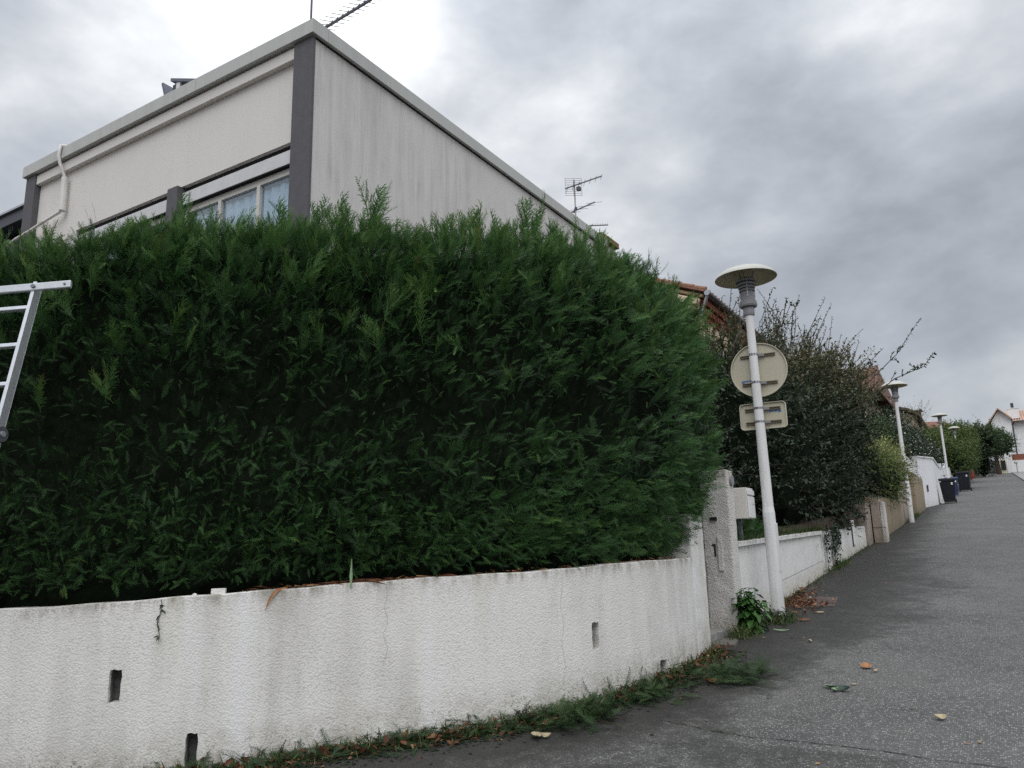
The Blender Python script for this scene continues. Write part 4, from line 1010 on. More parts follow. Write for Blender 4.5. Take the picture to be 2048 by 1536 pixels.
o = part('plinth_joint', strip_wall(-2.80, -2.657, 11.2, 14.15, lambda y: gz(y) + 0.30 - 0.016 * (y - 9.2), lambda y: gz(y) + 0.304 - 0.016 * (y - 9.2), rows=1), mat_hairline, w2)
m = MB(); m.box(-2.648, -2.63, 17.31, 17.36, gz(17.3) + 0.16, w2top(17.3) + .02); part('meter_strip', m, mat_lamp_dark, w2)
m = MB(); m.box(-2.649, -2.625, 17.37, 17.62, gz(17.3) + 0.20, w2top(17.3) + .14); part('white_cover', m, mat_wall2, w2)

# tan wall and posts farther on
tw = empty('brown_boundary_wall', (-2.6, 19.26, gz(19.3)), 'weathered brown concrete wall length just past the long white wall', 'wall')
o = part('wall_body', strip_wall(-2.80, -2.60, 19.26, 19.98, lambda y: gz(y) - .1, lambda y: gz(y) + 0.92), mat_tan2, tw); edge_attrs(o, A_, lambda x, y: gz(y) + .92, 0.3, 0.1)
pp = empty('concrete_gatepost', (-2.45, 20.3, gz(20.3)), 'brown concrete gatepost with pale pink street face before the vine-topped wall', 'gatepost')
o = part('post_body', rough_box(-2.58, -2.40, 20.0, 20.46, 1.5, 2.72, 0.14), mat_tan2, pp, bevel=0.01); edge_attrs(o, A_, lambda x, y: 2.72, 0.3, 0.2)
o = part('post_facing', rough_box(-2.396, -2.31, 20.05, 20.42, 1.5, 2.64, 0.14), mat_wall_shade, pp, bevel=0.01); edge_attrs(o, A_, lambda x, y: 2.64, 0.3, 0.2)
m = MB(); m.box(-2.582, -2.308, 19.995, 20.0, 2.04, 2.05); part('joint', m, mat_lamp_dark, pp)
vw = empty('vine_topped_wall', (-2.55, 20.5, gz(20.5)), 'low yellow-brown stained wall under the bright light-green climber', 'wall')
o = part('wall_body', strip_wall(-2.75, -2.52, 20.465, 25.9, lambda y: gz(y) - .1, lambda y: 2.80 + 0.02 * (y - 20.5)), mat_tan, vw); edge_attrs(o, A_, lambda x, y: 2.85, 0.35, 0.3)
def slab(name, y0, y1, h, x1, mat, label, cat='wall panel', thick=0.2):
    e = empty(name, (-2.6, y0, gz(y0)), label, cat)
    o = part('panel_body', rough_box(x1 - thick, x1, y0, y1, gz(y0) - .1, gz(y0) + h, 0.25), mat, e, bevel=0.01); edge_attrs(o, A_, lambda x, y: gz(y0) + h, 0.4, 0.3); return e
slab('tall_concrete_panel', 25.92, 28.9, 2.13, -2.55, mat_tan2, 'tall pinkish-brown concrete panel just past the vine-topped wall')
slab('recessed_concrete_pier', 29.0, 30.6, 2.05, -2.75, mat_tan, 'dark recessed pier between the two tall brown panels', 'pier')
slab('tan_concrete_panel', 30.9, 34.8, 1.50, -2.50, mat_tan, 'tan stained concrete panel next to the white entrance wall')
slab('white_gatepost', 31.2, 35.6, 2.16, -2.72, mat_white_wall, 'white rendered block with flat cap standing behind the tan panel', 'gatepost')
# white entrance wall with raking cap
ew = empty('white_entrance_wall', (-2.5, 36, gz(36)), 'smooth white entrance wall with raking cap behind the first bin', 'wall')
def seg_wall(p, q, h0, h1, t, mat, root, name, cap=0.0):
    p, q = Vector((*p, 0)), Vector((*q, 0)); d = (q - p).normalized(); nn = Vector((d.y, -d.x, 0)); m = MB()
    n = 10; vs = []
    for i in range(n + 1):
        c = p + (q - p) * i / n; zt = gz(c.y) + h0 + (h1 - h0) * i / n
        for (o_, z) in ((0, gz(c.y) - .1), (0, gz(c.y) + .3), (0, zt), (-t, zt), (-t, gz(c.y) - .1)): r = c + nn * o_; vs.append((r.x, r.y, z))
    fs = [(i * 5 + k, (i + 1) * 5 + k, (i + 1) * 5 + (k + 1) % 5, i * 5 + (k + 1) % 5) for i in range(n) for k in range(5)] + [(0, 1, 2, 3, 4), tuple(range(n * 5, n * 5 + 5))[::-1]]
    m.add(vs, fs); o = part(name, m, mat, root); edge_attrs(o, A_, lambda x, y: 99, 0.3, .1)
    if cap:
        m = MB(); a0, b0 = p + nn * .04, q + nn * .04
        m.add([(a0.x, a0.y, gz(p.y) + h0), (b0.x, b0.y, gz(q.y) + h1), (b0.x - nn.x * (t + .08), b0.y - nn.y * (t + .08), gz(q.y) + h1), (a0.x - nn.x * (t + .08), a0.y - nn.y * (t + .08), gz(p.y) + h0)] +
              [(a0.x, a0.y, gz(p.y) + h0 + cap), (b0.x, b0.y, gz(q.y) + h1 + cap), (b0.x - nn.x * (t + .08), b0.y - nn.y * (t + .08), gz(q.y) + h1 + cap), (a0.x - nn.x * (t + .08), a0.y - nn.y * (t + .08), gz(p.y) + h0 + cap)],
              [(3, 2, 1, 0), (4, 5, 6, 7), (0, 1, 5, 4), (1, 2, 6, 5), (2, 3, 7, 6), (3, 0, 4, 7)]); part('cap', m, mat_pvc, root)
seg_wall((-2.66, 35.7), (-2.24, 38.0), 2.05, 1.96, 0.2, mat_white_wall, ew, 'front_face', 0.06)
seg_wall((-2.24, 38.01), (-2.30, 43.0), 1.96, 1.50, 0.2, mat_white_wall, ew, 'street_face', 0.06)
m = MB(); m.tube([(-2.475, 36.6, gz(36.6) + .78), (-2.455, 36.6, gz(36.6) + .78)], 0.07, 10); m.box(-2.50, -2.44, 36.55, 36.62, gz(36.6) + .62, gz(36.6) + .88); part('number_plate', m, mat_lamp_dark, ew)
ew2 = empty('far_white_wall', (-2.4, 43.2, gz(43)), 'white garden wall receding behind the second bin', 'wall')
seg_wall((-2.42, 43.2), (-2.42, 62.0), 1.5, 1.45, 0.2, mat_white_wall, ew2, 'wall_body')
for yy in (46, 51, 57): 
    m = MB(); m.box(-2.55, -2.36, yy, yy + .4, gz(yy) - .1, gz(yy) + 1.75); part('pier', m, mat_white_wall, ew2)
ew3 = empty('pale_end_wall', (-2.6, 66, gz(66)), 'pale wall at the far left end of the street before the dark gate', 'wall')
seg_wall((-2.55, 63), (-2.9, 118), 1.25, 1.25, 0.2, mat_far_white, ew3, 'wall_body')

# ================================================================== STREET LAMPS
def make_lamp(loc, label):
    L = empty('street_lamp', loc, label, 'street lamp', 'white street lamps with saucer shades along the left side of the street')
    def P(n, m, mat, r=L, **k):
        o = m.build(n, mat, r, **k); return o
    m = MB(); m.tube([(0, 0, -0.1), (0, 0, 1.25)], [0.080, 0.072], 20); m.lathe([(0.072, 1.25), (0.064, 1.32)], n=20); po = P('pole', m, mat_lamp_pole, smooth=True)
    m = MB(); m.tube([(0, 0, 1.30), (0, 0, 3.78)], [0.0645, 0.048], 20); P('upper_pole', m, mat_lamp_pole, smooth=True)
    m = MB(); m.box(0.045, 0.081, -0.035, 0.035, 0.55, 1.12); P('access_door', m, mat_lamp_pole, po, bevel=0.004)
    m = MB(); m.lathe([(0.0, 3.74), (0.066, 3.74), (0.07, 3.76), (0.07, 3.84), (0.058, 3.845)], n=24); m.lathe([(0.06, 3.845), (0.104, 3.85), (0.112, 3.87), (0.108, 3.915), (0.088, 3.955), (0.082, 4.05), (0.0, 4.05)], n=28); P('lamp_base', m, mat_lamp_head, smooth=False)
    m = MB(); m.lathe([(0.0, 4.051), (0.070, 4.051), (0.070, 4.19), (0, 4.19)], n=20); P('louvre_core', m, mat_lamp_dark)
    for i, (r0, z) in enumerate(((0.098, 4.075), (0.103, 4.115), (0.118, 4.155))):
        m = MB(); m.lathe([(0.05, z - .018), (r0, z - .018), (r0 + .004, z - .008), (r0 - .010, z + .012), (0.05, z + .014)], n=28); P('louvre_ring', m, mat_lamp_head)
    m = MB(); m.lathe([(0.05, 4.182), (0.128, 4.182), (0.126, 4.20), (0.100, 4.235), (0.075, 4.24), (0, 4.24)], n=28); P('top_ring', m, mat_lamp_head)
    for k in range(3):
        t = k * 2 * math.pi / 3 + .5; m = MB(); m.tube([(0.075 * math.cos(t), 0.075 * math.sin(t), 4.235), (0.10 * math.cos(t), 0.10 * math.sin(t), 4.335)], 0.008, 6); P('stay', m, mat_lamp_head)
    for k in range(4):
        t = k * math.pi / 2 + .3; m = MB(); m.tube([(0.092 * math.cos(t), 0.092 * math.sin(t), 3.97), (0.092 * math.cos(t), 0.092 * math.sin(t), 4.18)], 0.006, 5); P('rod', m, mat_clamp)
    Rr = 0.385
    m = MB(); m.lathe([(0.0, 4.388), (0.10, 4.384), (0.20, 4.364), (0.29, 4.33), (0.355, 4.286), (Rr, 4.245), (Rr + .003, 4.236)], n=56); sh = P('shade', m, mat_lamp_shade, smooth=True)
    m = MB(); m.lathe([(Rr + .003, 4.236), (Rr - .006, 4.233), (0.35, 4.268), (0.28, 4.312), (0.19, 4.345), (0.10, 4.362), (0, 4.366)], n=56); P('shade_underside', m, mat_lamp_under, sh, smooth=True)
    return L
lamp = make_lamp((-2.39, 9.763, gz(9.763)), 'nearest street lamp carrying the backs of a round and a rectangular road sign')
for (x, y, lb) in ((-2.37, 26.9, 'second street lamp, behind the tip of the leafy twigs and the light-green climber'), (-2.14, 46.5, 'third street lamp, standing behind the first black bin'), (-2.17, 65.0, 'farthest street lamp, its pole foot hidden by trees')):
    c = copy_tree(lamp); c.location = (x, y, gz(y)); c['label'] = lb
# slight lean of the near lamp, seen in the photograph
lamp.rotation_euler = (0.0, R(-0.35), 0)

# ------------------------------------------------------------------ road signs seen from behind
LX, LY = -2.39, 9.763
sa = R(4)   # slight twist of the plates
fx_ = Vector((math.cos(sa), math.sin(sa), 0)); fyv = Vector((-math.sin(sa), math.cos(sa), 0)); up = Vector((0, 0, 1))
def sign(kind, c, w, h, label, rails, sticker):
    nm = 'round_sign' if kind == 'disc' else 'rectangular_sign'
    root = empty(nm, c, label, 'road sign')
    c = Vector(c); m = MB(); rim = MB()
    if kind == 'disc': prof = [(math.cos(t) * w, math.sin(t) * w) for t in np.linspace(0, 2 * PI, 65)[:-1]]
    else:
        prof = []; rr = 0.045
        for (sx, sz, a0) in ((1, 1, 0), (-1, 1, 90), (-1, -1, 180), (1, -1, 270)):
            for a in np.linspace(0, 90, 7): prof.append((sx * (w - rr) + rr * math.cos(R(a0 + a)), sz * (h - rr) + rr * math.sin(R(a0 + a))))
    n = len(prof)
    def ring(k, off): return [c + fx_ * (u * k) + up * (v * k) + fyv * off for u, v in prof]
    m.add([tuple(p) for p in ring(0.985, 0.0) + ring(0.985, 0.004)], [tuple(range(n)), tuple(range(n, 2 * n))[::-1]])
    part('plate', m, mat_sign_back, root)
    kin = 0.975 if kind == 'disc' else 0.97
    rim.add([tuple(p) for p in ring(1.0, -0.022) + ring(1.0, 0.006) + ring(kin, -0.022) + ring(kin, 0.0)],
            [(i, (i + 1) % n, n + (i + 1) % n, n + i)[::-1] for i in range(n)] + [(i, (i + 1) % n, 2 * n + (i + 1) % n, 2 * n + i) for i in range(n)] + [(2 * n + i, 2 * n + (i + 1) % n, 3 * n + (i + 1) % n, 3 * n + i) for i in range(n)])
    part('rim', rim, mat_sign_rim, root)
    for (dz, half, tilt) in rails:
        for e in (-0.5, 0.5):
            m = MB(); m.obox(c + up * (dz + e * 0.024) - fyv * 0.012, fx_, fyv, up, half, 0.010, 0.0045); part('rail', m, mat_rail, root)
        m = MB(); m.obox(c + up * dz - fyv * 0.030, fx_, fyv, up, 0.080, 0.012, 0.016)
        m.tube([c + up * (dz - .018) - fyv * 0.03 - fx_ * .075, c + up * (dz + .018) - fyv * 0.03 - fx_ * .075], 0.012, 6); m.tube([c + up * (dz - .018) - fyv * 0.03 + fx_ * .075, c + up * (dz + .018) - fyv * 0.03 + fx_ * .075], 0.012, 6)
        cl = part('bracket', m, mat_lamp_head, root)
        m = MB(); pr = 0.0605 - 0.0048 * ((c.z + dz - gz(LY) - 1.3) / 1.0)
        zz = c.z + dz; m.lathe([(pr - .004, -.014), (pr + .004, -.014), (pr + .004, .014), (pr - .004, .014)], (LX + lean(zz), LY, zz), 24); part('clamp_band', m, mat_clamp, cl)
        m = MB()
        for q in (-0.6, 0.0, 0.6): m.obox(Vector((LX + lean(zz) + math.sin(q) * (pr + .005), LY - math.cos(q) * (pr + .005), zz)), (math.cos(q), math.sin(q), 0), (0, 1, 0), up, 0.004, 0.003, 0.006)
        tag(part('band_slot', m, mat_lamp_dark, cl), kind='stuff')
    if sticker:
        (sx, sz, hw, mir) = sticker; m = MB()
        # maker's plate: a blue symbol and a line of small blue letters
        m.obox(c + fx_ * (sx + (hw if mir else -hw)) + up * sz - fyv * 0.0018, fx_, fyv, up, 0.020, 0.001, 0.013)
        k = -1 if mir else 1
        for i in range(9):
            x_ = sx + k * (-hw + 0.035 + i * (2 * hw - .04) / 9)
            if i in (3, 6): continue
            m.obox(c + fx_ * x_ + up * (sz + .003) - fyv * 0.0018, fx_, fyv, up, 0.0065, 0.001, 0.008 if i % 2 else 0.0065)
        m.obox(c + fx_ * sx + up * (sz + .014) - fyv * 0.0018, fx_, fyv, up, hw, 0.001, 0.0022)
        part('blue_marking', m, mat_blue, root)
    return root
def lean(z): return -math.sin(R(0.35)) * (z - gz(LY))
zc_ = 3.868
sign('disc', (-2.38, LY + 0.098, zc_), 0.348, 0.348, 'round beige sign back strapped to the nearest lamp pole', [(0.185, 0.215, 0), (-0.175, 0.215, 0)], (-0.13, -0.135, 0.075, False))
sign('rect', (-2.378, LY + 0.098, 3.278), 0.282, 0.165, 'small rounded rectangular beige sign back under the round sign', [(0.085, 0.215, 0), (-0.085, 0.215, 0)], (0.135, 0.045, 0.065, True))

# ================================================================== BINS
def make_bin(loc, rz, label, mat=mat_bin, s=1.0, group='wheeled bins on the left side of the street'):
    b = empty('wheelie_bin', loc, label, 'bin', group); b.rotation_euler = (0, 0, rz); b.scale = (s, s, s)
    def fr(z0, z1, a0, a1, n=1):
        (w0, d0), (w1, d1) = a0, a1
        return [(-w0, -d0, z0), (w0, -d0, z0), (w0, d0, z0), (-w0, d0, z0), (-w1, -d1, z1), (w1, -d1, z1), (w1, d1, z1), (-w1, d1, z1)], [(3, 2, 1, 0), (4, 5, 6, 7), (0, 1, 5, 4), (1, 2, 6, 5), (2, 3, 7, 6), (3, 0, 4, 7)]
    m = MB(); m.add(*fr(0.06, 0.98, (0.24, 0.25), (0.30, 0.35))); m.build('body', mat, b, bevel=0.025)
    m = MB(); m.box(-0.325, 0.325, -0.375, 0.375, 0.93, 0.99); m.build('rim', mat, b, bevel=0.012)
    m = MB(); m.add(*fr(0.992, 1.05, (0.335, 0.385), (0.29, 0.34))); m.box(-0.33, 0.33, 0.37, 0.42, 0.985, 1.02); li = m.build('lid', mat, b, bevel=0.012)
    m = MB(); m.tube([(-0.27, 0.47, 0.98), (0.27, 0.47, 0.98)], 0.016, 8); m.box(-.28, -.24, .36, .47, .96, 1.0); m.box(.24, .28, .36, .47, .96, 1.0); m.build('handle', mat, b)
    for sx in (-0.27, 0.27):
        m = MB(); m.tube([(sx - .025, 0.27, 0.10), (sx + .025, 0.27, 0.10)], 0.10, 18); m.build('wheel', mat_rubber, b)
    m = MB(); m.box(-0.25, 0.25, -0.30, -0.235, 0.03, 0.09); m.build('foot', mat, b, bevel=0.01)
    m = MB(); m.box(0.14, 0.21, -0.345, -0.333, 0.76, 0.86); m.build('sticker', mat_label, b)
    return b
b1 = make_bin((-1.87, 39.0, gz(39) + .01), R(4), 'nearer black wheelie bin with a small white sticker')
b2 = copy_tree(b1); b2.location = (-1.68, 54.3, gz(54.3) + .01); b2['label'] = 'farther black wheelie bin by the white wall'; b2.rotation_euler = (0, 0, R(-4)); b2.scale = (1.12, 1.05, 1.1)
b3 = make_bin((-2.12, 48.6, gz(47.6) + .01), R(8), 'blue-lidded bin half hidden between the two black bins', mat_bin_blue, 0.98)
# white slatted panel leaning behind the first bin
pn = empty('white_slatted_panel', (-2.15, 38.7, gz(38.7)), 'white slatted panel leaning behind the nearer black bin', 'panel')
for i in range(4):
    m = MB(); m.obox((-2.20 + 0.032 * i, 38.45 + 0.0 * i, gz(38.5) + 0.52), (1, 0, 0.05), (0, 1, 0), (-0.10, 0, 1), 0.012, 0.01, 0.50); part('slat', m, mat_pvc, pn)
m = MB(); m.obox((-2.15, 38.47, gz(38.5) + 0.95), (1, 0, 0), (0, 1, 0), (0, 0, 1), 0.09, 0.01, 0.015); m.obox((-2.10, 38.47, gz(38.5) + 0.08), (1, 0, 0), (0, 1, 0), (0, 0, 1), 0.07, 0.01, 0.015); part('crossbar', m, mat_pvc, pn)

# ================================================================== HOUSES BEYOND
h2 = empty('beige_tiled_house', (-7.0, 22, 1.9), 'old beige house with terracotta verge tiles and a brick frieze behind the lamp head', 'house')
EX, EY, EZ = -6.66, 22.0, 9.17
m = MB(); m.prism([(EX - 0.30, EY + .15), (EX - 0.30, 34), (-17, 34), (-17, EY + .15)], 1.5, lambda x, y: 9.0 + (abs(EX - .3 - x) * 0.40 if x > -12 else 0)); part('wall', m, mat_beige, h2)
m = MB(); m.add([(EX - .02, EY - .05, EZ), (-12, EY - .05, EZ + 2.15), (-12, 34.2, EZ + 2.15), (EX - .02, 34.2, EZ), (EX - .02, EY - .05, EZ + .07), (-12, EY - .05, EZ + 2.22), (-12, 34.2, EZ + 2.22), (EX - .02, 34.2, EZ + .07), (-17.3, EY - .05, EZ), (-17.3, 34.2, EZ)],
      [(0, 1, 2, 3), (4, 7, 6, 5), (0, 3, 7, 4), (0, 4, 5, 1), (1, 5, 8), (5, 6, 9, 8)]); rf = part('roof', m, mat_tile, h2)
d_ = Vector((-5.34, 0, 2.15)).normalized()
for i in range(12):    # barrel tiles along the verge, overlapping
    p = Vector((EX + .02, EY + 0.02, EZ + .06)) + d_ * (0.40 * i); q = p + d_ * 0.44; n_ = 8; m = MB()
    m.tube([p + Vector((0, 0, .012)), q], [0.082, 0.066], 10); part('verge_tile', m, mat_tile, rf, smooth=False)
for i in range(18):   # tile noses along the eave
    m = MB(); yy = EY + 0.28 + i * 0.30; m.tube([(EX + .05, yy, EZ + .045), (EX - .30, yy, EZ + .20)], [0.06, 0.055], 8); part('eave_tile', m, mat_tile, rf)
tag(part('eave_tiles_far', (lambda mm: ([mm.tube([(EX + .05, EY + 5.7 + i * .3, EZ + .045), (EX - .3, EY + 5.7 + i * .3, EZ + .20)], .058, 6) for i in range(20)], mm)[1])(MB()), mat_tile, rf), kind='stuff')
m = MB(); m.tube([(EX + .08, EY - .02, EZ - .07), (EX + .08, 34, EZ - .07)], 0.07, 10); part('gutter', m, mat_anthracite, h2)
m = MB(); m.tube([(EX + .06, EY - .06, EZ - .06), (EX + .06, EY + .03, EZ - .06)], 0.085, 12); m.tube([(EX + .04, EY + .06, EZ - .1), (EX - .12, EY + .09, EZ - .42), (EX - .2, EY + .1, EZ - .7)], 0.05, 8); part('gutter_outlet', m, mat_clamp, h2)
for k, (dz, ex) in enumerate(((0.22, 0.20), (0.42, 0.12), (0.60, 0.05))):
    m = MB(); m.box(EX - .298, EX - .298 + ex, EY + .3, 33.9, EZ - dz - .09, EZ - dz + .07); part('brick_frieze', m, mat_brick_red, h2)
for i in range(40):
    m = MB(); yy = EY + .35 + i * .24; m.box(EX - .298, EX - .298 + .16, yy, yy + .12, EZ - .50 - .05, EZ - .52 + .10); part('brick', m, mat_brick_red, h2)
for k, (dz, dy_) in enumerate(((0.10, 0.10), (0.28, 0.20), (0.46, 0.12))):   # moulded cornice under the verge
    a_ = Vector((EX - .1 - .12 * k, EY + .15 - dy_ * .5, EZ - dz)); m = MB(); m.bar(a_, a_ + d_ * 5.2, dy_, 0.14, up=(0, 1, 0)); part('cornice', m, mat_beige if k else mat_beige_dirty, h2, bevel=0.03)
m = MB(); m.tube([(EX - .35, EY + .05, EZ - .42), (EX - .85, EY + .05, EZ - .75), (EX - 1.15, EY + .05, EZ - 1.1)], 0.11, 8); m.tube([(EX - .30, EY + .05, EZ - .75), (EX - .7, EY + .05, EZ - .95)], 0.09, 8); part('scroll_bracket', m, mat_beige_dirty, h2, smooth=True)
m = MB(); m.box(EX - .32, EX - .12, 23.2, 24.4, 7.95, 8.06); part('window_ledge', m, mat_beige_dirty, h2)
m = MB(); m.box(EX - .34, EX - .28, 23.3, 24.3, 6.6, 7.94); part('window', m, mat_curtain, h2)

h3 = empty('orange_roofed_house', (-6.5, 40, gz(40)), 'house with an orange tiled roof glimpsed through the tall twiggy shrub', 'house')
m = MB(); m.prism([(-4.4, 36.3), (-4.4, 44), (-14, 44), (-14, 36.3)], 3, 8.1); part('wall', m, mat_far_beige, h3)
m = MB(); m.add([(-3.75, 35.9, 8.05), (-13, 35.9, 8.05), (-13, 40.2, 9.95), (-4.15, 40.2, 9.95), (-3.75, 44.4, 8.05), (-13, 44.4, 8.05)], [(1, 0, 3, 2), (2, 3, 4, 5), (0, 4, 3)]); part('roof', m, mat_tile_brown, h3)
m = MB()
for i in range(34): m.tube([(-3.85 - i * .27, 35.9, 8.09), (-4.2 - i * .26, 40.2, 9.98)], 0.09, 6)
tag(part('roof_tile_rows', m, mat_tile_brown, h3), kind='stuff')

h4 = empty('brown_roofed_house', (-5.5, 60, gz(60)), 'small beige gabled house with a dark weathered roof beyond the second lamp', 'house')
m = MB(); m.prism([(-9.5, 60), (-4.35, 60), (-4.35, 68), (-9.5, 68)], 4, lambda x, y: 10.35 if x > -6 else 12.0); part('wall', m, mat_far_beige, h4)
m = MB(); m.add([(-3.95, 59.5, 10.22), (-4.6, 59.5, 10.62), (-6.4, 59.5, 11.10), (-10, 59.5, 12.3), (-3.95, 69, 10.22), (-4.6, 69, 10.62), (-6.4, 69, 11.10), (-10, 69, 12.3)] + [(-3.95, 59.5, 10.40), (-4.6, 59.5, 10.80), (-6.4, 59.5, 11.28), (-10, 59.5, 12.5), (-3.95, 69, 10.40), (-4.6, 69, 10.80), (-6.4, 69, 11.28), (-10, 69, 12.5)],
      [(0, 1, 9, 8), (1, 2, 10, 9), (2, 3, 11, 10), (0, 4, 5, 1), (1, 5, 6, 2), (2, 6, 7, 3), (8, 9, 13, 12), (9, 10, 14, 13), (10, 11, 15, 14), (0, 8, 12, 4)]); part('roof', m, mat_tile_dark, h4)
m = MB(); m.box(-4.7, -4.1, 64, 64.5, 10.0, 11.15); m.box(-4.8, -4.0, 63.9, 64.6, 11.15, 11.25); part('chimney', m, mat_tile_dark, h4)
h5 = empty('red_roofed_house', (-5, 88, gz(88)), 'house with a low red-brown roof behind the third lamp head', 'house')
m = MB(); m.prism([(-8, 89), (-3.6, 89), (-3.6, 96), (-8, 96)], 6, 13.0); part('wall', m, mat_far_beige, h5)
m = MB(); m.add([(-8.3, 88.5, 12.95), (-3.0, 88.5, 12.95), (-3.9, 92, 14.0), (-8.3, 92, 14.2), (-3.0, 96.5, 12.95), (-8.3, 96.5, 12.95)], [(0, 1, 2, 3), (1, 4, 2), (3, 2, 4, 5)]); part('roof', m, plain('red_brown_roof', (0.20, 0.085, 0.06), 0.9, var=.3, vs=2), h5)

# white house at the end of the street
wh = empty('white_end_house', (2.6, 127, gz(124)), 'white house with pale tiled roof and chimney at the far right end of the street', 'house')
m = MB(); m.add([(0.35, 122, 9), (2.60, 122, 9), (2.60, 122, 17.55), (1.30, 122, 18.75), (0.35, 122, 17.3), (0.35, 134, 9), (2.60, 134, 9), (2.60, 134, 17.55), (1.30, 134, 18.75), (0.35, 134, 17.3)],
               [(0, 1, 2, 3, 4), (9, 8, 7, 6, 5), (0, 5, 6, 1), (1, 6, 7, 2), (2, 7, 8, 3), (3, 8, 9, 4), (4, 9, 5, 0)]); part('gable_wall', m, mat_far_white, wh)
m = MB(); m.box(2.60, 14, 122.8, 134, 9, 17.1); part('main_wall', m, mat_far_white, wh)
m = MB(); m.add([(-0.45, 121.4, 16.45), (1.30, 121.4, 18.85), (2.75, 121.4, 17.35), (-0.45, 134.4, 16.45), (1.30, 134.4, 18.85), (2.75, 134.4, 17.35)] + [(-0.45, 121.4, 16.65), (1.30, 121.4, 19.05), (2.75, 121.4, 17.55), (-0.45, 134.4, 16.65), (1.30, 134.4, 19.05), (2.75, 134.4, 17.55)],
      [(0, 1, 7, 6), (1, 2, 8, 7), (6, 7, 10, 9), (7, 8, 11, 10), (0, 3, 4, 1), (1, 4, 5, 2), (0, 6, 9, 3), (2, 5, 11, 8)])
m.add([(2.65, 122.2, 17.1), (14, 122.2, 17.1), (14, 128, 19.3), (1.4, 128, 19.2), (1.4, 122.4, 18.8)], [(0, 1, 2, 3), (0, 3, 4)]); rf = part('roof', m, mat_tile_far, wh)
m = MB()
for i in range(40): m.tube([(2.9 + i * .28, 122.2, 17.15), (2.9 + i * .28, 128, 19.35)], 0.085, 5)
tag(part('roof_tile_rows', m, mat_tile_far, rf), kind='stuff')
m = MB(); m.box(2.45, 3.65, 123.0, 124.0, 17.6, 18.95); m.box(2.38, 3.72, 122.95, 124.05, 18.95, 19.05); chm = part('chimney', m, mat_far_white, wh)
m = MB(); m.box(2.85, 3.20, 123.3, 123.6, 19.05, 19.75); part('chimney_pot', m, mat_anthracite, chm)
m = MB(); m.tube([(2.70, 122.1, 17.1), (14, 122.1, 17.1)], 0.09, 6); part('gutter', m, mat_anthracite, wh)
m = MB(); m.tube([(2.95, 122.15, 17.05), (2.72, 122.3, 16.7), (2.72, 121.93, 16.2), (2.70, 121.93, 9)], 0.085, 6); part('downpipe', m, mat_anthracite, wh)
m = MB(); m.box(1.25, 1.45, 121.95, 122.0, 17.2, 17.9); part('gable_vent', m, mat_pvc, wh)
m = MB(); m.box(0.0, 0.36, 124, 126, 9, 16.2); part('side_wing', m, mat_far_white, wh)

fw = empty('white_boundary_wall', (2.5, 121, gz(121)), 'low white boundary wall topped with a brown panel in front of the white house', 'wall')
m = MB(); m.box(1.25, 13, 119.0, 119.25, 9.5, 11.72); part('wall_body', m, mat_far_white, fw)
m = MB(); m.box(2.02, 13, 119.1, 119.15, 11.722, 12.50); part('brown_panel', m, mat_brown_fence, fw)
m = MB(); m.box(1.35, 1.92, 118.9, 119.4, 10, 12.95); m.box(1.28, 1.99, 118.85, 119.45, 12.95, 13.05); part('pier', m, mat_far_white, fw)
cg = empty('cream_gatepost', (0.95, 119, gz(119)), 'cream gatepost at the right of the dark driveway gate', 'gatepost')
m = MB(); m.box(0.62, 1.22, 118.6, 119.2, 9.5, 11.95); part('post_body', m, mat_cream, cg)
m = MB(); m.box(0.70, 1.24, 118.52, 118.59, 10.55, 11.75); part('dark_grille', m, mat_gate, cg)
gt = empty('driveway_gate', (-0.9, 119.2, gz(119)), 'wide dark driveway gate closing the far end of the street', 'gate')
m = MB(); m.box(-2.45, 0.60, 119.1, 119.15, 10.2, 10.35); m.box(-2.45, 0.60, 119.1, 119.15, 11.75, 11.85); part('gate_frame', m, mat_gate, gt)
for i in range(20):
    m = MB(); m.box(-2.44 + i * .152, -2.44 + i * .152 + .146, 119.12, 119.14, 10.22, 11.85); part('board', m, mat_gate, gt)
cg2 = empty('pale_gatepost', (-2.7, 119, gz(119)), 'narrow pale gatepost at the left of the dark driveway gate', 'gatepost')
m = MB(); m.box(-2.85, -2.5, 118.7, 119.3, 9.5, 12.1); part('post_body', m, mat_cream, cg2)
hy = empty('red_hydrant', (-2.15, 96, gz(96)), 'small red hydrant by the wall at the far end of the street', 'hydrant')
m = MB(); m.lathe([(0, 0), (.2, 0), (.2, .08), (.15, .1), (.15, .75), (.19, .78), (.16, .95), (0, 1.02)], (-2.15, 96, gz(96)), 12); m.tube([(-2.4, 96, gz(96) + .62), (-1.9, 96, gz(96) + .62)], 0.07, 8); part('body', m, mat_red, hy)
wp = empty('white_marker_post', (-2.3, 88, gz(88)), 'white marker post beside the red hydrant', 'post')
m = MB(); m.box(-2.40, -2.22, 88, 88.2, gz(88), gz(88) + 2.3); part('post_body', m, mat_far_white, wp)
sp = empty('small_bollard_light', (2.25, 112, gz(112)), 'small dark bollard light in front of the white boundary wall', 'bollard light')
m = MB(); m.tube([(2.25, 112, gz(112)), (2.25, 112, gz(112) + 1.25)], 0.05, 8); part('post', m, mat_mast, sp)
m = MB(); m.lathe([(0.05, 1.2), (.2, 1.22), (.2, 1.32), (.12, 1.42), (0, 1.45)], (2.22, 112, gz(112)), 12); part('head', m, mat_mast, sp)

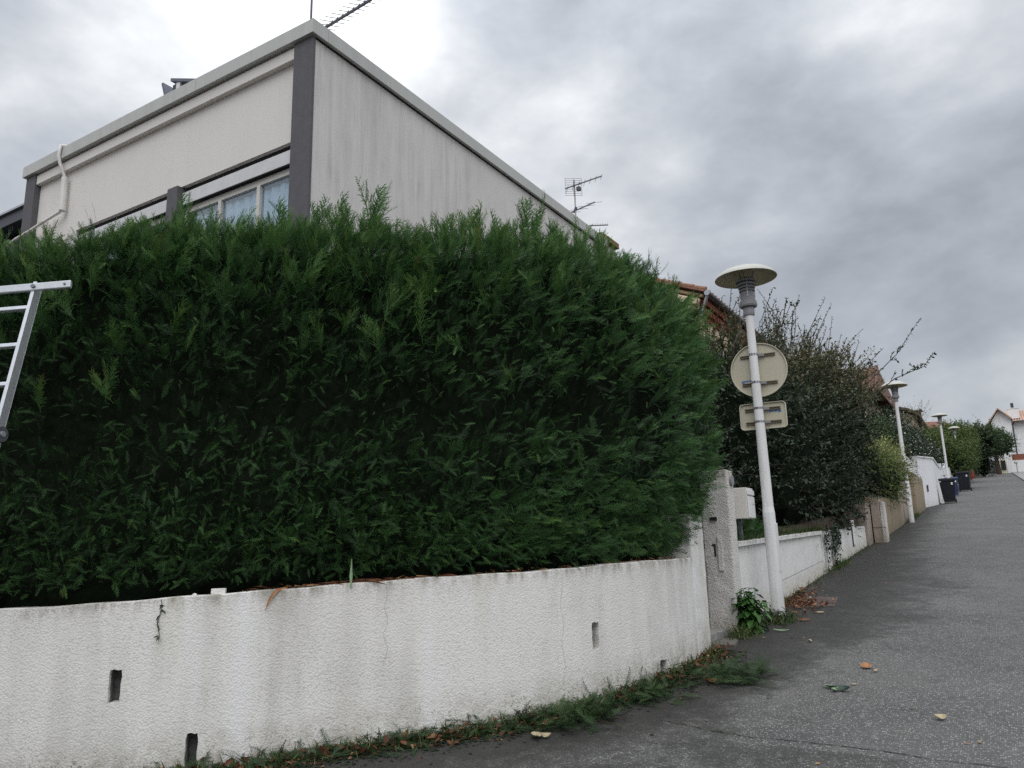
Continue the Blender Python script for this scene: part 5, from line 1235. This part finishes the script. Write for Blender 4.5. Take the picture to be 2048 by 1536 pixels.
# ================================================================== SHRUBS AND TREES
sh = empty('tall_oleaster_shrub', (-3.6, 14.5, 1.8), 'tall twiggy olive-green shrub overhanging the long white wall', 'shrub')
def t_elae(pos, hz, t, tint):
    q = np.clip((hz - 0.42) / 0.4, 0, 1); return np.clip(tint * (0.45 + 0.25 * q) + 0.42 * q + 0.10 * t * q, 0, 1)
lob = [((-3.75, 12.2, 3.3), (0.95, 1.5, 1.5)), ((-3.55, 14.3, 3.4), (0.98, 1.7, 1.75)), ((-3.35, 16.6, 3.7), (0.95, 1.8, 2.0)), ((-3.2, 18.8, 3.9), (0.85, 1.4, 1.9)), ((-2.95, 19.6, 4.9), (0.70, 1.2, 1.2)), ((-3.25, 13.6, 2.55), (0.62, 1.5, 0.75)), ((-3.0, 16.6, 2.75), (0.52, 1.9, 0.85)), ((-4.2, 11.4, 3.7), (0.9, 1.1, 1.0)), ((-4.5, 14.0, 4.0), (1.1, 1.8, 1.2))]
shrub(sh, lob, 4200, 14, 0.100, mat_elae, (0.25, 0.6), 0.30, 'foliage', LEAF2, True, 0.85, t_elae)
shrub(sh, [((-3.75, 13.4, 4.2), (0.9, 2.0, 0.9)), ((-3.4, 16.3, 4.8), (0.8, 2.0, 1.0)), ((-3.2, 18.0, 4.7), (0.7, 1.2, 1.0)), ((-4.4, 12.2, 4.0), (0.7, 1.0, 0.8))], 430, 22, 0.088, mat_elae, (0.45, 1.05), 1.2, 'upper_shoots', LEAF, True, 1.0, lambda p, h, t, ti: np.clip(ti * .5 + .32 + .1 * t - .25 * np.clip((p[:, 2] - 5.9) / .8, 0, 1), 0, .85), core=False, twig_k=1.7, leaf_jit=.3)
# long whippy branches reaching over the street
def whip(root, pts, nl, name='whip_branch', leaf=0.075, side=6):
    P = [Vector(p) for p in pts]; C3 = []
    for i in range(len(P) - 1):
        for k in range(8): C3.append(P[i].lerp(P[i + 1], k / 8))
    C3.append(P[-1]); l = root_world(root)
    m = MB(); m.tube(C3, list(np.linspace(0.014, 0.004, len(C3))), 5)
    pos, D, N = [], [], []
    arr = np.array([tuple(c) for c in C3]); d = arr[-1] - arr[0]; d /= np.linalg.norm(d)
    for i in range(nl):
        t = rng.uniform(0.1, 1) ** 0.8; idx = t * (len(C3) - 1); a = arr[int(idx)] + (arr[min(int(idx) + 1, len(C3) - 1)] - arr[int(idx)]) * (idx % 1)
        pos.append(a); D.append(d * 0.7 + rng.normal(scale=.6, size=3)); N.append(rng.normal(size=3) + [0, 0, 1])
    for i in range(side):
        t = rng.uniform(0.05, 0.75); a = arr[int(t * (len(C3) - 1))]; dd = d * .5 + rng.normal(scale=.55, size=3) + [0, 0, .25]; dd /= np.linalg.norm(dd); L = rng.uniform(.2, .55) * (1.1 - t)
        m.tube([tuple(a), tuple(a + dd * L)], [0.005, 0.002], 4)
        for k in range(7): pos.append(a + dd * L * (k + 1) / 7); D.append(dd + rng.normal(scale=.6, size=3)); N.append(rng.normal(size=3) + [0, 0, 1])
    part(name, m, mat_twig, root)
    L = leaf * rng.uniform(.6, 1.1, len(pos))
    tag(scatter(LEAF, pos, D, N, L, L, rng.normal(.22, .1, len(pos)), .1, name + '_leaves', mat_elae, root), kind='stuff')
whip(sh, [(-2.7, 17.2, 4.5), (-1.95, 17.2, 4.95), (-1.4, 17.3, 5.45), (-0.92, 17.5, 6.15)], 60, side=12)
whip(sh, [(-2.7, 17.2, 4.2), (-2.1, 17.2, 4.5), (-1.5, 17.3, 4.95), (-0.95, 17.4, 5.15), (-0.74, 17.5, 5.42)], 60, side=12)
whip(sh, [(-2.9, 17.8, 4.8), (-2.2, 18.0, 5.35), (-1.7, 18.1, 5.8)], 30, side=6)
whip(sh, [(-2.9, 16.8, 3.9), (-2.1, 17.0, 4.35), (-1.6, 17.1, 4.75)], 34, side=8)
whip(sh, [(-3.4, 17.0, 5.8), (-3.3, 17.1, 6.6), (-3.15, 17.2, 7.0)], 34, side=4); whip(sh, [(-3.3, 15.3, 5.3), (-3.15, 15.4, 6.1), (-3.05, 15.4, 6.45)], 34, side=4)
whip(sh, [(-3.9, 12.0, 4.6), (-3.85, 12.0, 5.3), (-3.75, 12.0, 5.75)], 26, side=3)
trunk(sh, [(-3.6, 14.5, 1.7), (-3.55, 14.6, 2.6), (-3.5, 14.8, 3.6)], [0.09, 0.07, 0.04])
# branch lying across the pole foot height, in front of the wall: ivy trails over the long wall
iv = empty('ivy_trail', (-2.63, 14.6, 1.9), 'dark ivy trail hanging over the long white wall', 'ivy')
pos, D, N = [], [], []; m = MB()
for k in range(9):
    y0 = 14.25 + 1.15 * rng.random() + (0 if k < 6 else .2); zt = w2top(y0) + .04; L = rng.uniform(.35, .75) if k < 6 else rng.uniform(.2, .4); pts = []
    for i in range(8): pts.append((-2.62 + 0.015 * rng.random(), y0 + .10 * math.sin(i + k) * .6, zt - L * i / 7))
    m.tube(pts, 0.003, 4)
    for i in range(60):
        q = pts[int(rng.integers(0, 8))]; pos.append((q[0] + rng.uniform(0, .04), q[1] + rng.normal(0, .05), q[2] + rng.normal(0, .04))); D.append(rng.normal(size=3) * [.3, 1, 1] + [0, 0, -.4]); N.append([1, 0, .3] + rng.normal(size=3) * .4)
part('stems', m, mat_twig, iv); L = rng.uniform(.04, .085, len(pos)); scatter(LEAF, pos, D, N, L, L * 1.6, rng.normal(.25, .15, len(pos)), .1, 'leaves', mat_ivy, iv)
tag(iv.children[-1], kind='stuff')
# evergreen mass behind the mailbox and in the entrance
ev = empty('entrance_evergreen', (-4.0, 9.8, 1.7), 'dark leafy bush behind the mailbox and the gate pillar', 'shrub')
shrub(ev, [((-3.75, 10.4, 2.6), (0.75, 0.9, 1.2)), ((-4.4, 9.4, 2.2), (0.8, 0.7, 1.2)), ((-3.55, 11.6, 2.4), (0.55, 0.8, 0.75))], 620, 12, 0.085, mat_ivy, (0.25, 0.6), 0.4, 'foliage', LEAF, True)
ev2 = empty('entrance_conifer', (-4.6, 8.4, 0.9), 'dark conifer foliage inside the narrow entrance gap', 'shrub')
l_ = 900; p_ = np.stack([rng.uniform(-5.2, -3.5, l_), rng.uniform(8.1, 8.95, l_), rng.uniform(.85, 2.9, l_)], -1); Lf = rng.uniform(.15, .3, l_)
tag(scatter(FRONDS_S, p_, rng.normal(size=(l_, 3)) + [0.6, -.4, .4], rng.normal(size=(l_, 3)), Lf, Lf, rng.normal(.3, .1, l_), .2, 'foliage', mat_cypress, ev2), kind='stuff')
m = MB(); m.box(-5.4, -4.6, 8.05, 8.93, .81, 3.2); part('shaded_branch_core', m, mat_core, ev2)  # near-black block, shade behind the fronds painted in
# plants along the top of the long wall
gcv = MB()
def tuft(n, xr, yfn, xfn, zfn, L0, L1, name, mat, protos, parent=None, upw=0.9, muw=.4, wr=.12, obj=None, label=None):
    u = rng.random(n); pos = np.stack([xfn(u), yfn(u), zfn(u)], -1); D = rng.normal(scale=.5, size=(n, 3)); D[:, 2] = np.abs(D[:, 2]) * .6 + upw; L = rng.uniform(L0, L1, n)
    return tag(scatter(protos, pos, D, rng.normal(size=(n, 3)), L, L * wr, rng.normal(muw, .2, n), .15, name, mat), kind='stuff', label=label)
tuft(2600, 0, lambda u: 9.3 + 5.3 * u, lambda u: rng.uniform(-3.3, -2.66, len(u)), lambda u: w2top(9.3 + 5.3 * u) - .02, .05, .17, 'grass', mat_grass, NEEDLE, wr=.7, muw=.35)
n = 500; yy = rng.uniform(9.4, 11.2, n); xx = rng.uniform(-3.4, -2.72, n); L = rng.uniform(.10, .22, n)
tag(scatter(FRONDS, np.stack([xx, yy, w2top(yy) + rng.uniform(0, .15, n)], -1), rng.normal(size=(n, 3)) + [0.5, -.2, .5], rng.normal(size=(n, 3)) + [0, 0, 1], L, L, rng.normal(.5, .12, n), .2, 'fern_clippings', mat_cypress), kind='stuff')

# light-green climber on the tan wall
cl = empty('light_green_climber', (-2.7, 23, 2.8), 'bright light-green climber spilling over the vine-topped wall behind the second lamp', 'climbing plant')
shrub(cl, [((-2.85, 21.6, 3.5), (0.50, 0.9, 0.75)), ((-2.78, 23.4, 3.55), (0.55, 1.2, 0.80)), ((-2.75, 25.2, 3.55), (0.50, 1.0, 0.65))], 700, 14, 0.10, mat_bamboo, (0.25, 0.55), -0.05, 'foliage', LEAF, True, .8,
      lambda p, h, t, ti: np.clip(ti * .55 + .45 * h * h + .25 * t, 0, 1))
# dark shrubs and flowering shrub farther along
for (nm, loc, lob_, n, lf, mt, lb, cat) in (
    ('dark_evergreen_shrub', (-4.4, 27, 2.5), [((-4.0, 27, 4.2), (1.1, 2.2, 1.3)), ((-3.5, 30, 4.6), (.75, 2.0, 1.2))], 620, .15, mat_tree_b, 'dark green shrub between the tall twiggy shrub and the second lamp', 'shrub'),
    ('white_flowering_shrub', (-3.9, 36, 3.2), [((-3.75, 35.5, 5.3), (1.0, 2.4, 1.4)), ((-3.9, 38, 5.9), (1.0, 2.4, 1.5)), ((-3.4, 40, 5.7), (.75, 2.4, 1.2))], 760, .15, mat_flower, 'dark shrub dotted with white flowers beyond the white gatepost', 'shrub'),
    ('far_flowering_shrub', (-3.4, 47, 4.2), [((-3.25, 47, 5.7), (.65, 2.6, 1.2))], 300, .16, mat_flower, 'white-flowered shrub spilling over the wall by the third lamp', 'shrub'),
    ('yellow_green_tree', (-2.9, 57, 4.9), [((-3.3, 57, 7.1), (1.1, 2.2, 1.3)), ((-2.45, 58, 6.5), (.9, 2.0, 1.2)), ((-3.7, 60, 7.6), (1.2, 2.2, 1.4)), ((-2.1, 60.5, 7.0), (0.9, 2.0, 1.25))], 900, .20, mat_tree_a, 'yellowish green roadside tree in front of the fourth lamp', 'tree'),
    ('olive_green_tree', (-2.7, 75, 6.5), [((-3.2, 75, 9.5), (1.6, 2.6, 1.6)), ((-2.6, 77, 9.0), (1.2, 2.2, 1.7)), ((-2.6, 80, 9.9), (1.4, 2.2, 1.9))], 700, .26, mat_tree_a, 'broad mid-green tree behind the farthest lamp', 'tree'),
    ('dark_green_tree', (-2.0, 98, 8.4), [((-2.9, 98, 10.9), (1.5, 2.8, 1.9)), ((-0.9, 101, 12.5), (1.7, 2.4, 1.3)), ((-3.3, 99, 10.2), (1.2, 2.4, 1.6))], 600, .34, mat_tree_b, 'dark green tree above the dark driveway gate', 'tree'),
    ('gateside_tree', (0.4, 113, 9.7), [((0.2, 113, 13.2), (1.4, 2.2, 1.3)), ((1.1, 113.5, 13.1), (.85, 1.4, .95)), ((-0.9, 115, 13.3), (1.4, 2.2, 1.1))], 520, .36, mat_tree_b, 'rounded green tree partly covering the white house at the street end', 'tree'),
):
    t_ = empty(nm, loc, lb, cat)
    shrub(t_, lob_, int(n * 2.0), 12, lf * .72, mt, (lf * 2, lf * 4), .45, 'crown', LEAF2, False, 1.1,
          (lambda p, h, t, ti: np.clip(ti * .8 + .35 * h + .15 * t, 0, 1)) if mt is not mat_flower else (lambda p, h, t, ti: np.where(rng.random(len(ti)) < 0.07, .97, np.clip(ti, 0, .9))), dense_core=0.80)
    c0_ = Vector(lob_[0][0]); trunk(t_, [(loc[0], loc[1], loc[2] - .3), tuple((Vector(loc) + c0_) / 2), tuple(c0_)], [lf * .8, lf * .6, lf * .3])
# three narrow conifers
for i, (x, y, zt, hw, lb) in enumerate(((-3.9, 100, 14.4, .6, 'left narrow conifer of the three beyond the yellowish tree'), (-2.5, 100, 14.6, .65, 'middle narrow conifer of the three, the pointed one'), (-1.15, 102, 14.55, .8, 'right narrow conifer of the three, broader and looser'))):
    t_ = empty('narrow_conifer', (x, y, gz(y)), lb, 'tree', 'narrow conifers on the skyline')
    shrub(t_, [((x, y, zt - 2.6), (hw, hw, 2.5)), ((x, y, zt - 4), (hw * 1.15, hw, 2.2))], 260, 10, .30, mat_tree_b, (.6, 1.2), 1.1, 'crown', LEAF2, False, .8, dense_core=.85)
    trunk(t_, [(x, y, gz(y) - .3), (x, y, zt - 3)], [.2, .1])
# thin tree above the third lamp's left
bs = empty('bare_twig_bush', (-4.2, 56, gz(56)), 'sparse pale twigs above the wall right of the brown-roofed house', 'shrub')
shrub(bs, [((-4.0, 58, 9.6), (.6, 1.2, .9))], 60, 5, .12, mat_bamboo, (.6, 1.2), 1.2, 'foliage', LEAF2, True, core=False)

# ================================================================== GROUND DETAILS
# hedge clippings along the foot of the near wall
n = 2300; s = rng.uniform(s_near(-5.4, 3.1), s_near(-2.68, 7.1), n); off = np.abs(rng.normal(0, .13, n)) + .01
clmp = 0.5 + 0.5 * np.sin(s * 4.2) * np.sin(s * 1.7 + 1); keep = rng.random(n) < 0.40 + 0.6 * clmp; s, off = s[keep], off[keep] * (0.6 + 0.9 * clmp[keep]); n = len(s)
P = []; 
for a_, o_ in zip(s, off):
    x, y, dx, dy = wc(a_); P.append((x + dy * o_, y - dx * o_, 0))
P = np.array(P); P[:, 2] = P[:, 1] * SLOPE + rng.uniform(0.004, .05, n) * np.clip(1.4 - off / .3, .2, 1.4)
D = rng.normal(size=(n, 3)); D[:, 2] = D[:, 2] * .22 + .12; L = rng.uniform(.07, .20, n)
tag(scatter(FRONDS_S, P, D, rng.normal(scale=.35, size=(n, 3)) + [0, 0, 1], L, L * .9, rng.normal(.45, .17, n), .15, 'hedge_clippings', mat_clip), kind='stuff')
n = 1700; s = rng.uniform(s_near(-5.2, 3.2), S_TOT, n); off = np.abs(rng.normal(0, .10, n)) + .01; P = []
for a_, o_ in zip(s, off):
    x, y, dx, dy = wc(a_); P.append((x + dy * o_, y - dx * o_, (y - dx * o_) * SLOPE))
D = rng.normal(scale=.55, size=(n, 3)); D[:, 2] = .8; L = rng.uniform(.03, .13, n)
tag(scatter(NEEDLE, np.array(P), D, rng.normal(size=(n, 3)), L, L * .8, rng.normal(.5, .25, n), .1, 'verge_grass', mat_grass), kind='stuff')
n = 380; s = rng.uniform(s_near(-5.0, 3.4), S_TOT, n); off = np.abs(rng.normal(0, .14, n)) + .02; P = []
for a_, o_ in zip(s, off):
    x, y, dx, dy = wc(a_); P.append((x + dy * o_, y - dx * o_, (y - dx * o_) * SLOPE + rng.uniform(.02, .06)))
L = rng.uniform(.03, .08, n); tag(scatter(LEAF, np.array(P), rng.normal(size=(n, 3)) * [1, 1, .4], rng.normal(scale=.6, size=(n, 3)) + [0, 0, 1], L, L * 1.1, rng.normal(.32, .28, n), .1, 'verge_dead_leaves', mat_strap), kind='stuff')
# heap and outlier sprigs
n = 420; c_ = np.array([(-2.93, 5.30), (-2.75, 5.55), (-2.55, 6.15), (-2.28, 6.80), (-2.18, 7.0), (-2.0, 6.9)])[rng.integers(0, 6, n)]; P = np.concatenate([c_ + rng.normal(scale=[.10, .14], size=(n, 2)), np.zeros((n, 1))], 1)
P[:, 2] = P[:, 1] * SLOPE + rng.uniform(0.003, .06, n); D = rng.normal(size=(n, 3)); D[:, 2] = np.abs(D[:, 2]) * .35; L = rng.uniform(.10, .22, n)
tag(scatter(FRONDS, P, D, rng.normal(scale=.4, size=(n, 3)) + [0, 0, 1], L, L, rng.normal(.55, .15, n), .15, 'clipping_heaps', mat_clip), kind='stuff')
# dark litter strip under the clippings
n = 5200; s = rng.uniform(s_near(-5.6, 3.0), S_TOT, n); off = np.abs(rng.normal(0, .12, n)) + .003; P = []
for a_, o_ in zip(s, off):
    x, y, dx, dy = wc(a_); P.append((x + dy * o_, y - dx * o_, y * SLOPE - dx * o_ * SLOPE + .004))
P = np.array(P); D = rng.normal(size=(n, 3)) * [1, 1, .15]; L = rng.uniform(.012, .04, n)
tag(scatter(LEAF2, P, D, rng.normal(scale=.3, size=(n, 3)) + [0, 0, 1], L, L, rng.normal(.35, .3, n), .1, 'leaf_litter', mat_strap), kind='stuff')
n = 9000; s = rng.uniform(s_near(-5.6, 3.0), S_TOT, n); off = np.abs(rng.normal(0, .16, n)) + .0; P = []
for a_, o_ in zip(s, off):
    x, y, dx, dy = wc(a_); P.append((x + dy * o_, y - dx * o_, (y - dx * o_) * SLOPE + .003))
tag(scatter(LEAF2, np.array(P), rng.normal(size=(n, 3)) * [1, 1, .1], rng.normal(scale=.15, size=(n, 3)) + [0, 0, 1], rng.uniform(.015, .05, n), rng.uniform(.015, .05, n), rng.normal(.1, .1, n), 0, 'soil_crumbs', mat_clip), kind='stuff')
# weeds and grass along wall feet
n = 900; yy = np.concatenate([rng.normal(15.3, .35, 260), rng.uniform(12.5, 19, 220), rng.uniform(9.3, 12, 140), rng.normal(28.5, 1.2, 280)]); xx = -2.62 + np.abs(rng.normal(0, .07, n)) + np.where(yy > 20, .12, 0)
D = rng.normal(scale=.5, size=(n, 3)); D[:, 2] = 1; L = rng.uniform(.04, .14, n) * np.where(yy > 20, 1.5, 1)
tag(scatter(NEEDLE, np.stack([xx, yy, yy * SLOPE], -1), D, rng.normal(size=(n, 3)), L, L * .9, rng.normal(.45, .2, n), .1, 'wall_foot_grass', mat_grass), kind='stuff')
n = 420; xx = np.concatenate([rng.normal(-2.52, .06, 200), rng.normal(-2.33, .09, 220)]); yy = np.concatenate([rng.normal(8.72, .14, 200), rng.normal(9.6, .12, 220)]); D = rng.normal(scale=.6, size=(n, 3)); D[:, 2] = .8; L = rng.uniform(.05, .18, n)
tag(scatter(NEEDLE, np.stack([xx, yy, yy * SLOPE], -1), D, rng.normal(size=(n, 3)), L, L * .7, rng.normal(.6, .2, n), .1, 'grass_tufts', mat_grass), kind='stuff')
n = 160; xx = rng.normal(-2.36, .10, n); yy = rng.normal(9.60, .10, n); L = rng.uniform(.03, .06, n)
tag(scatter(LEAF, np.stack([xx, yy, yy * SLOPE + rng.uniform(.01, .14, n)], -1), rng.normal(size=(n, 3)), rng.normal(size=(n, 3)) + [0, 0, 1], L, L, rng.normal(.3, .2, n), .1, 'ground_ivy', mat_ivy), kind='stuff')
# crack weeds
n = 60; t_ = rng.random(n); D = rng.normal(scale=.7, size=(n, 3)); D[:, 2] = .5; L = rng.uniform(.015, .04, n)
tag(scatter(NEEDLE, np.stack([-2.28 + .7 * t_, 5.63 - .18 * t_, (5.63 - .18 * t_) * SLOPE], -1), D, rng.normal(size=(n, 3)), L, L, rng.normal(.6, .2, n), .1, 'crack_weeds', mat_grass), kind='stuff')

# nettle-like weed by the pillar: every large leaf a part
wd = empty('leafy_weed', (-2.50, 9.02, gz(9.0)), 'bright green broad-leaved weed at the foot of the gate pillar', 'weed')
lv, lt, lS = leaf_proto(0.52, 0.07, 0.22)
lm = []
for q in range(3):
    me = bpy.data.meshes.new('leaf'); vq = lv.copy(); vq[:, 2] *= (0.7 + .5 * q); me.from_pydata([tuple(v) for v in vq], [], [tuple(t) for t in lt]); me.materials.append(mat_weed)
    a = me.attributes.new('tint', 'FLOAT', 'POINT'); a.data.foreach_set('value', np.full(len(lv), .3 + .28 * q, dtype=np.float32)); me.polygons.foreach_set('use_smooth', [True] * len(me.polygons)); lm.append(me)
stems = []; 
for k in range(20):
    a = random.uniform(0, 2 * PI); r_ = random.uniform(.02, .17); h = random.uniform(.28, .52) - r_ * .5; stems.append([(0, 0, 0), (math.cos(a) * r_ * .5, math.sin(a) * r_ * .5, h * .55), (math.cos(a) * r_, math.sin(a) * r_ * .8, h)])
m = MB()
for st_ in stems: m.tube(st_, [.006, .005, .003], 5)
m.build('stem', mat_weed, wd)
for st_ in stems:
    for k in range(17):
        t = 0.15 + .85 * k / 16; p = Vector(st_[0]).lerp(Vector(st_[1]), t * 2) if t < .5 else Vector(st_[1]).lerp(Vector(st_[2]), t * 2 - 1)
        a = random.uniform(0, 2 * PI); d = Vector((math.cos(a), math.sin(a), random.uniform(-.6, .35))).normalized(); s_ = random.uniform(.12, .18) * (1.15 - .4 * t)
        o = bpy.data.objects.new('leaf', random.choice(lm)); COL.objects.link(o); o.parent = wd; o.location = p
        o.rotation_mode = 'QUATERNION'; o.rotation_quaternion = d.to_track_quat('Y', 'Z'); o.scale = (s_, s_, s_)

# dry strap leaves lying along the wall top
n = 260; s = np.concatenate([rng.uniform(s_near(-4.6, 3.78), s_near(-3.6, 4.9), 150), rng.uniform(s_near(-3.6, 4.9), S_TOT - .4, 110)]); P = []; D = []
for a_ in s:
    x, y, dx, dy = wc(a_); o_ = rng.uniform(-.16, -.01); P.append((x + dy * o_, y - dx * o_, wall_top(a_) + rng.uniform(.006, .03))); D.append((dx * rng.choice([-1, 1]) + rng.normal() * .4 + dy * .15, dy + rng.normal() * .4, rng.normal() * .12))
L = rng.uniform(.05, .20, n) * np.where(s < s_near(-3.6, 4.9), 1, .55)
tag(scatter(NEEDLE, P, D, rng.normal(scale=.5, size=(n, 3)) + [0, 0, 1], L, np.full(n, .09), rng.normal(.5, .25, n), .1, 'dry_wall_top_litter', mat_strap), kind='stuff')
# one hanging dry blade and a green one
def blade_obj(name, pts, w, mat, label, cat):
    m = MB(); P = [Vector(p) for p in pts]; vs = []; fs = []
    for i, p in enumerate(P):
        ww = w * math.sin(PI * (0.15 + .8 * i / (len(P) - 1)))
        d = (P[min(i + 1, len(P) - 1)] - P[max(i - 1, 0)]).normalized(); sd = d.cross(Vector((0.6, -0.75, 0.1))).normalized()
        vs += [tuple(p - sd * ww / 2), tuple(p + sd * ww / 2 ), tuple(p + d.cross(sd) * ww * .15)]
        if i: b = 3 * i; fs += [(b - 3, b - 1, b + 2, b), (b - 1, b - 2, b + 1, b + 2)]
    m.add(vs, fs); o = m.build(name, mat); return tag(o, label, cat)
x, y, dx, dy = wc(s_near(-4.47, 3.94)); zt = wall_top(s_near(-4.47, 3.94))
blade_obj('dry_strap_leaf', [(x - dy * .05 + dx * .12, y + dx * .05 + dy * .12, zt + .02), (x + dy * .012 + dx * .05, y - dx * .012 + dy * .05, zt + .01), (x + dy * .018, y - dx * .018, zt - .05), (x + dy * .02 - dx * .03, y - dx * .02 - dy * .03, zt - .13)], .022, mat_dead, 'long orange dry strap leaf hanging down over the low wall', 'leaf')
x, y, dx, dy = wc(s_near(-4.1, 4.36)); zt = wall_top(s_near(-4.1, 4.36))
blade_obj('green_strap_leaf', [(x + dy * .01, y - dx * .01, zt - .03), (x - dy * .0, y + dx * .0, zt + .06), (x - dy * .02 + dx * .01, y + dx * .02, zt + .18)], .022, mat_pale_under, 'upright green strap leaf standing on the wall top', 'leaf')
# little weed trailing down the wall face (left)
tr = empty('trailing_weed', (-4.98, 3.45, 1.4), 'thin dark weed stem trailing down the left part of the curved white wall', 'weed')
s0 = s_near(-4.99, 3.445); x, y, dx, dy = wc(s0); zt = wall_top(s0); m = MB(); pts = [(x + dy * .006 + dx * .01 * math.sin(i), y - dx * .006 + dy * .01 * math.sin(i), zt + .005 - .24 * i / 7) for i in range(8)]; m.tube(pts, .0022, 4); part('stem', m, mat_twig, tr)
pos = [pts[i] for i in (1, 1, 2, 2, 3, 3, 4, 5, 5, 7, 7, 7, 1, 2)]; D = [(dx * random.uniform(-1, 1), dy * random.uniform(-1, 1), random.uniform(-.9, .1)) for _ in pos]; L = np.array([random.uniform(.03, .055) for _ in pos])
tag(scatter(LEAF, np.array(pos), D, [(dy, -dx, .2)] * len(pos), L, L * .55, np.full(len(pos), .2), .1, 'leaves', mat_ivy, tr), kind='stuff')

# fallen leaves: single ones are things, the drift by the lamp is litter
def fallen(x, y, L, rz, mat, label, w=.5, curl=.12, group=None):
    L, w = L * 0.95, w * 1.15
    m = MB(); n = 9; vs = []; fs = []
    for i in range(n):
        t = i / (n - 1); ww = w * L * math.sin(PI * (0.04 + .93 * t)) ** .8 * .5; z = .008 + (curl + .12) * L * (t - .5) ** 2 * 2.4
        vs += [(L * (t - .5), -ww, z + abs(ww) * .15 + random.uniform(0, .004)), (L * (t - .5), 0, z), (L * (t - .5), ww, z + abs(ww) * .75)]
        if i: b = 3 * i; fs += [(b - 3, b, b + 1, b - 2), (b - 2, b + 1, b + 2, b - 1)]
    m.add(vs, fs); o = m.build('fallen_leaf', mat, smooth=True); o.location = (x, y, gz(y) + .002); o.rotation_euler = (math.atan(SLOPE) * math.cos(rz), 0, rz)
    return tag(o, label, 'leaf', group)
fallen(-1.156, 7.543, .105, .3, mat_dead, 'orange dead leaf lying flat on the road, upper of two', .75, .05)
fallen(-1.074, 7.416, .075, 1.0, mat_dead_pale, 'small curled tan leaf right beside the orange dead leaf', .35, .3)
fallen(-0.525, 6.187, .085, .5, mat_dead_pale, 'pale dry curled leaf alone on the right foreground asphalt', .6, .3)
fallen(-1.32, 6.80, .13, 2.6, mat_pale_under, 'left green leaf of the fallen sprig on the road, pale underside up', .45, .1)
fallen(-1.22, 6.75, .13, -.4, mat_green_leaf, 'dark glossy green leaf of the fallen sprig on the road', .5, .22)
fallen(-1.275, 6.72, .09, 1.2, mat_pale_under, 'small folded green leaf in the middle of the fallen sprig', .45, .25)
fallen(-1.17, 6.95, .085, .1, mat_dead_pale, 'thin straw-coloured leaf lying beyond the green sprig', .18, .03)
fallen(-1.809, 8.538, .055, 1.4, mat_dead_pale, 'small white folded leaf on the damp asphalt left of centre', .7, .5)
fallen(-2.20, 9.05, .20, .05, mat_pale_under, 'long pale green blade on the asphalt in front of the lamp foot', .14, .05)
fallen(-2.45, 8.98, .12, 2.0, mat_dead, 'curled orange leaf under the green weed', .5, .4)
fallen(-2.10, 9.72, .16, .1, mat_dead_brown, 'flat greyish-brown leaf just right of the lamp foot', .3, .03)
fallen(-2.02, 10.26, .11, .2, mat_dead_pale, 'bright pale leaf in front of the leaf drift', .3, .06)
fallen(-2.93, 4.98, .10, 1.6, mat_dead_pale, 'large pale oval leaf standing in the clippings at the wall foot', .7, .2)
fallen(-2.87, 5.00, .08, .4, mat_dead_pale, 'smaller cream leaf right of the pale oval leaf in the clippings', .6, .4)
fallen(-2.25, 6.72, .12, .9, mat_dead, 'salmon-orange leaf among the clippings right of the last weep hole', .5, .3)
n = 330; c_ = np.array([(-2.52, 11.2), (-2.42, 10.9), (-2.30, 10.75), (-2.12, 10.72), (-2.5, 12.0)])[rng.choice(5, n, p=[.3, .25, .2, .13, .12])]
P = np.concatenate([c_ + rng.normal(scale=[.08, .26], size=(n, 2)), np.zeros((n, 1))], 1); P[:, 0] = np.maximum(P[:, 0], -2.62); P[:, 2] = P[:, 1] * SLOPE + rng.uniform(.004, .05, n); D = rng.normal(size=(n, 3)); D[:, 2] *= .3; L = rng.uniform(.035, .085, n)
tag(scatter(LEAF, P, D, rng.normal(scale=.35, size=(n, 3)) + [0, 0, 1], L, L * 1.2, rng.normal(.42, .32, n), .1, 'dry_leaf_drift', mat_strap), kind='stuff')
n = 230; P = np.stack([rng.uniform(-2.5, 1.6, n), rng.uniform(5, 22, n), np.zeros(n)], -1); P[:, 0] = np.where(rng.random(n) < .7, -2.5 + np.abs(rng.normal(0, .55, n)), P[:, 0]); P[:, 2] = P[:, 1] * SLOPE + .006
L = rng.uniform(.012, .045, n); tag(scatter(LEAF2, P, rng.normal(size=(n, 3)) * [1, 1, .15], rng.normal(scale=.3, size=(n, 3)) + [0, 0, 1], L, L, rng.normal(.8, .25, n), .1, 'scattered_leaf_bits', mat_strap), kind='stuff')
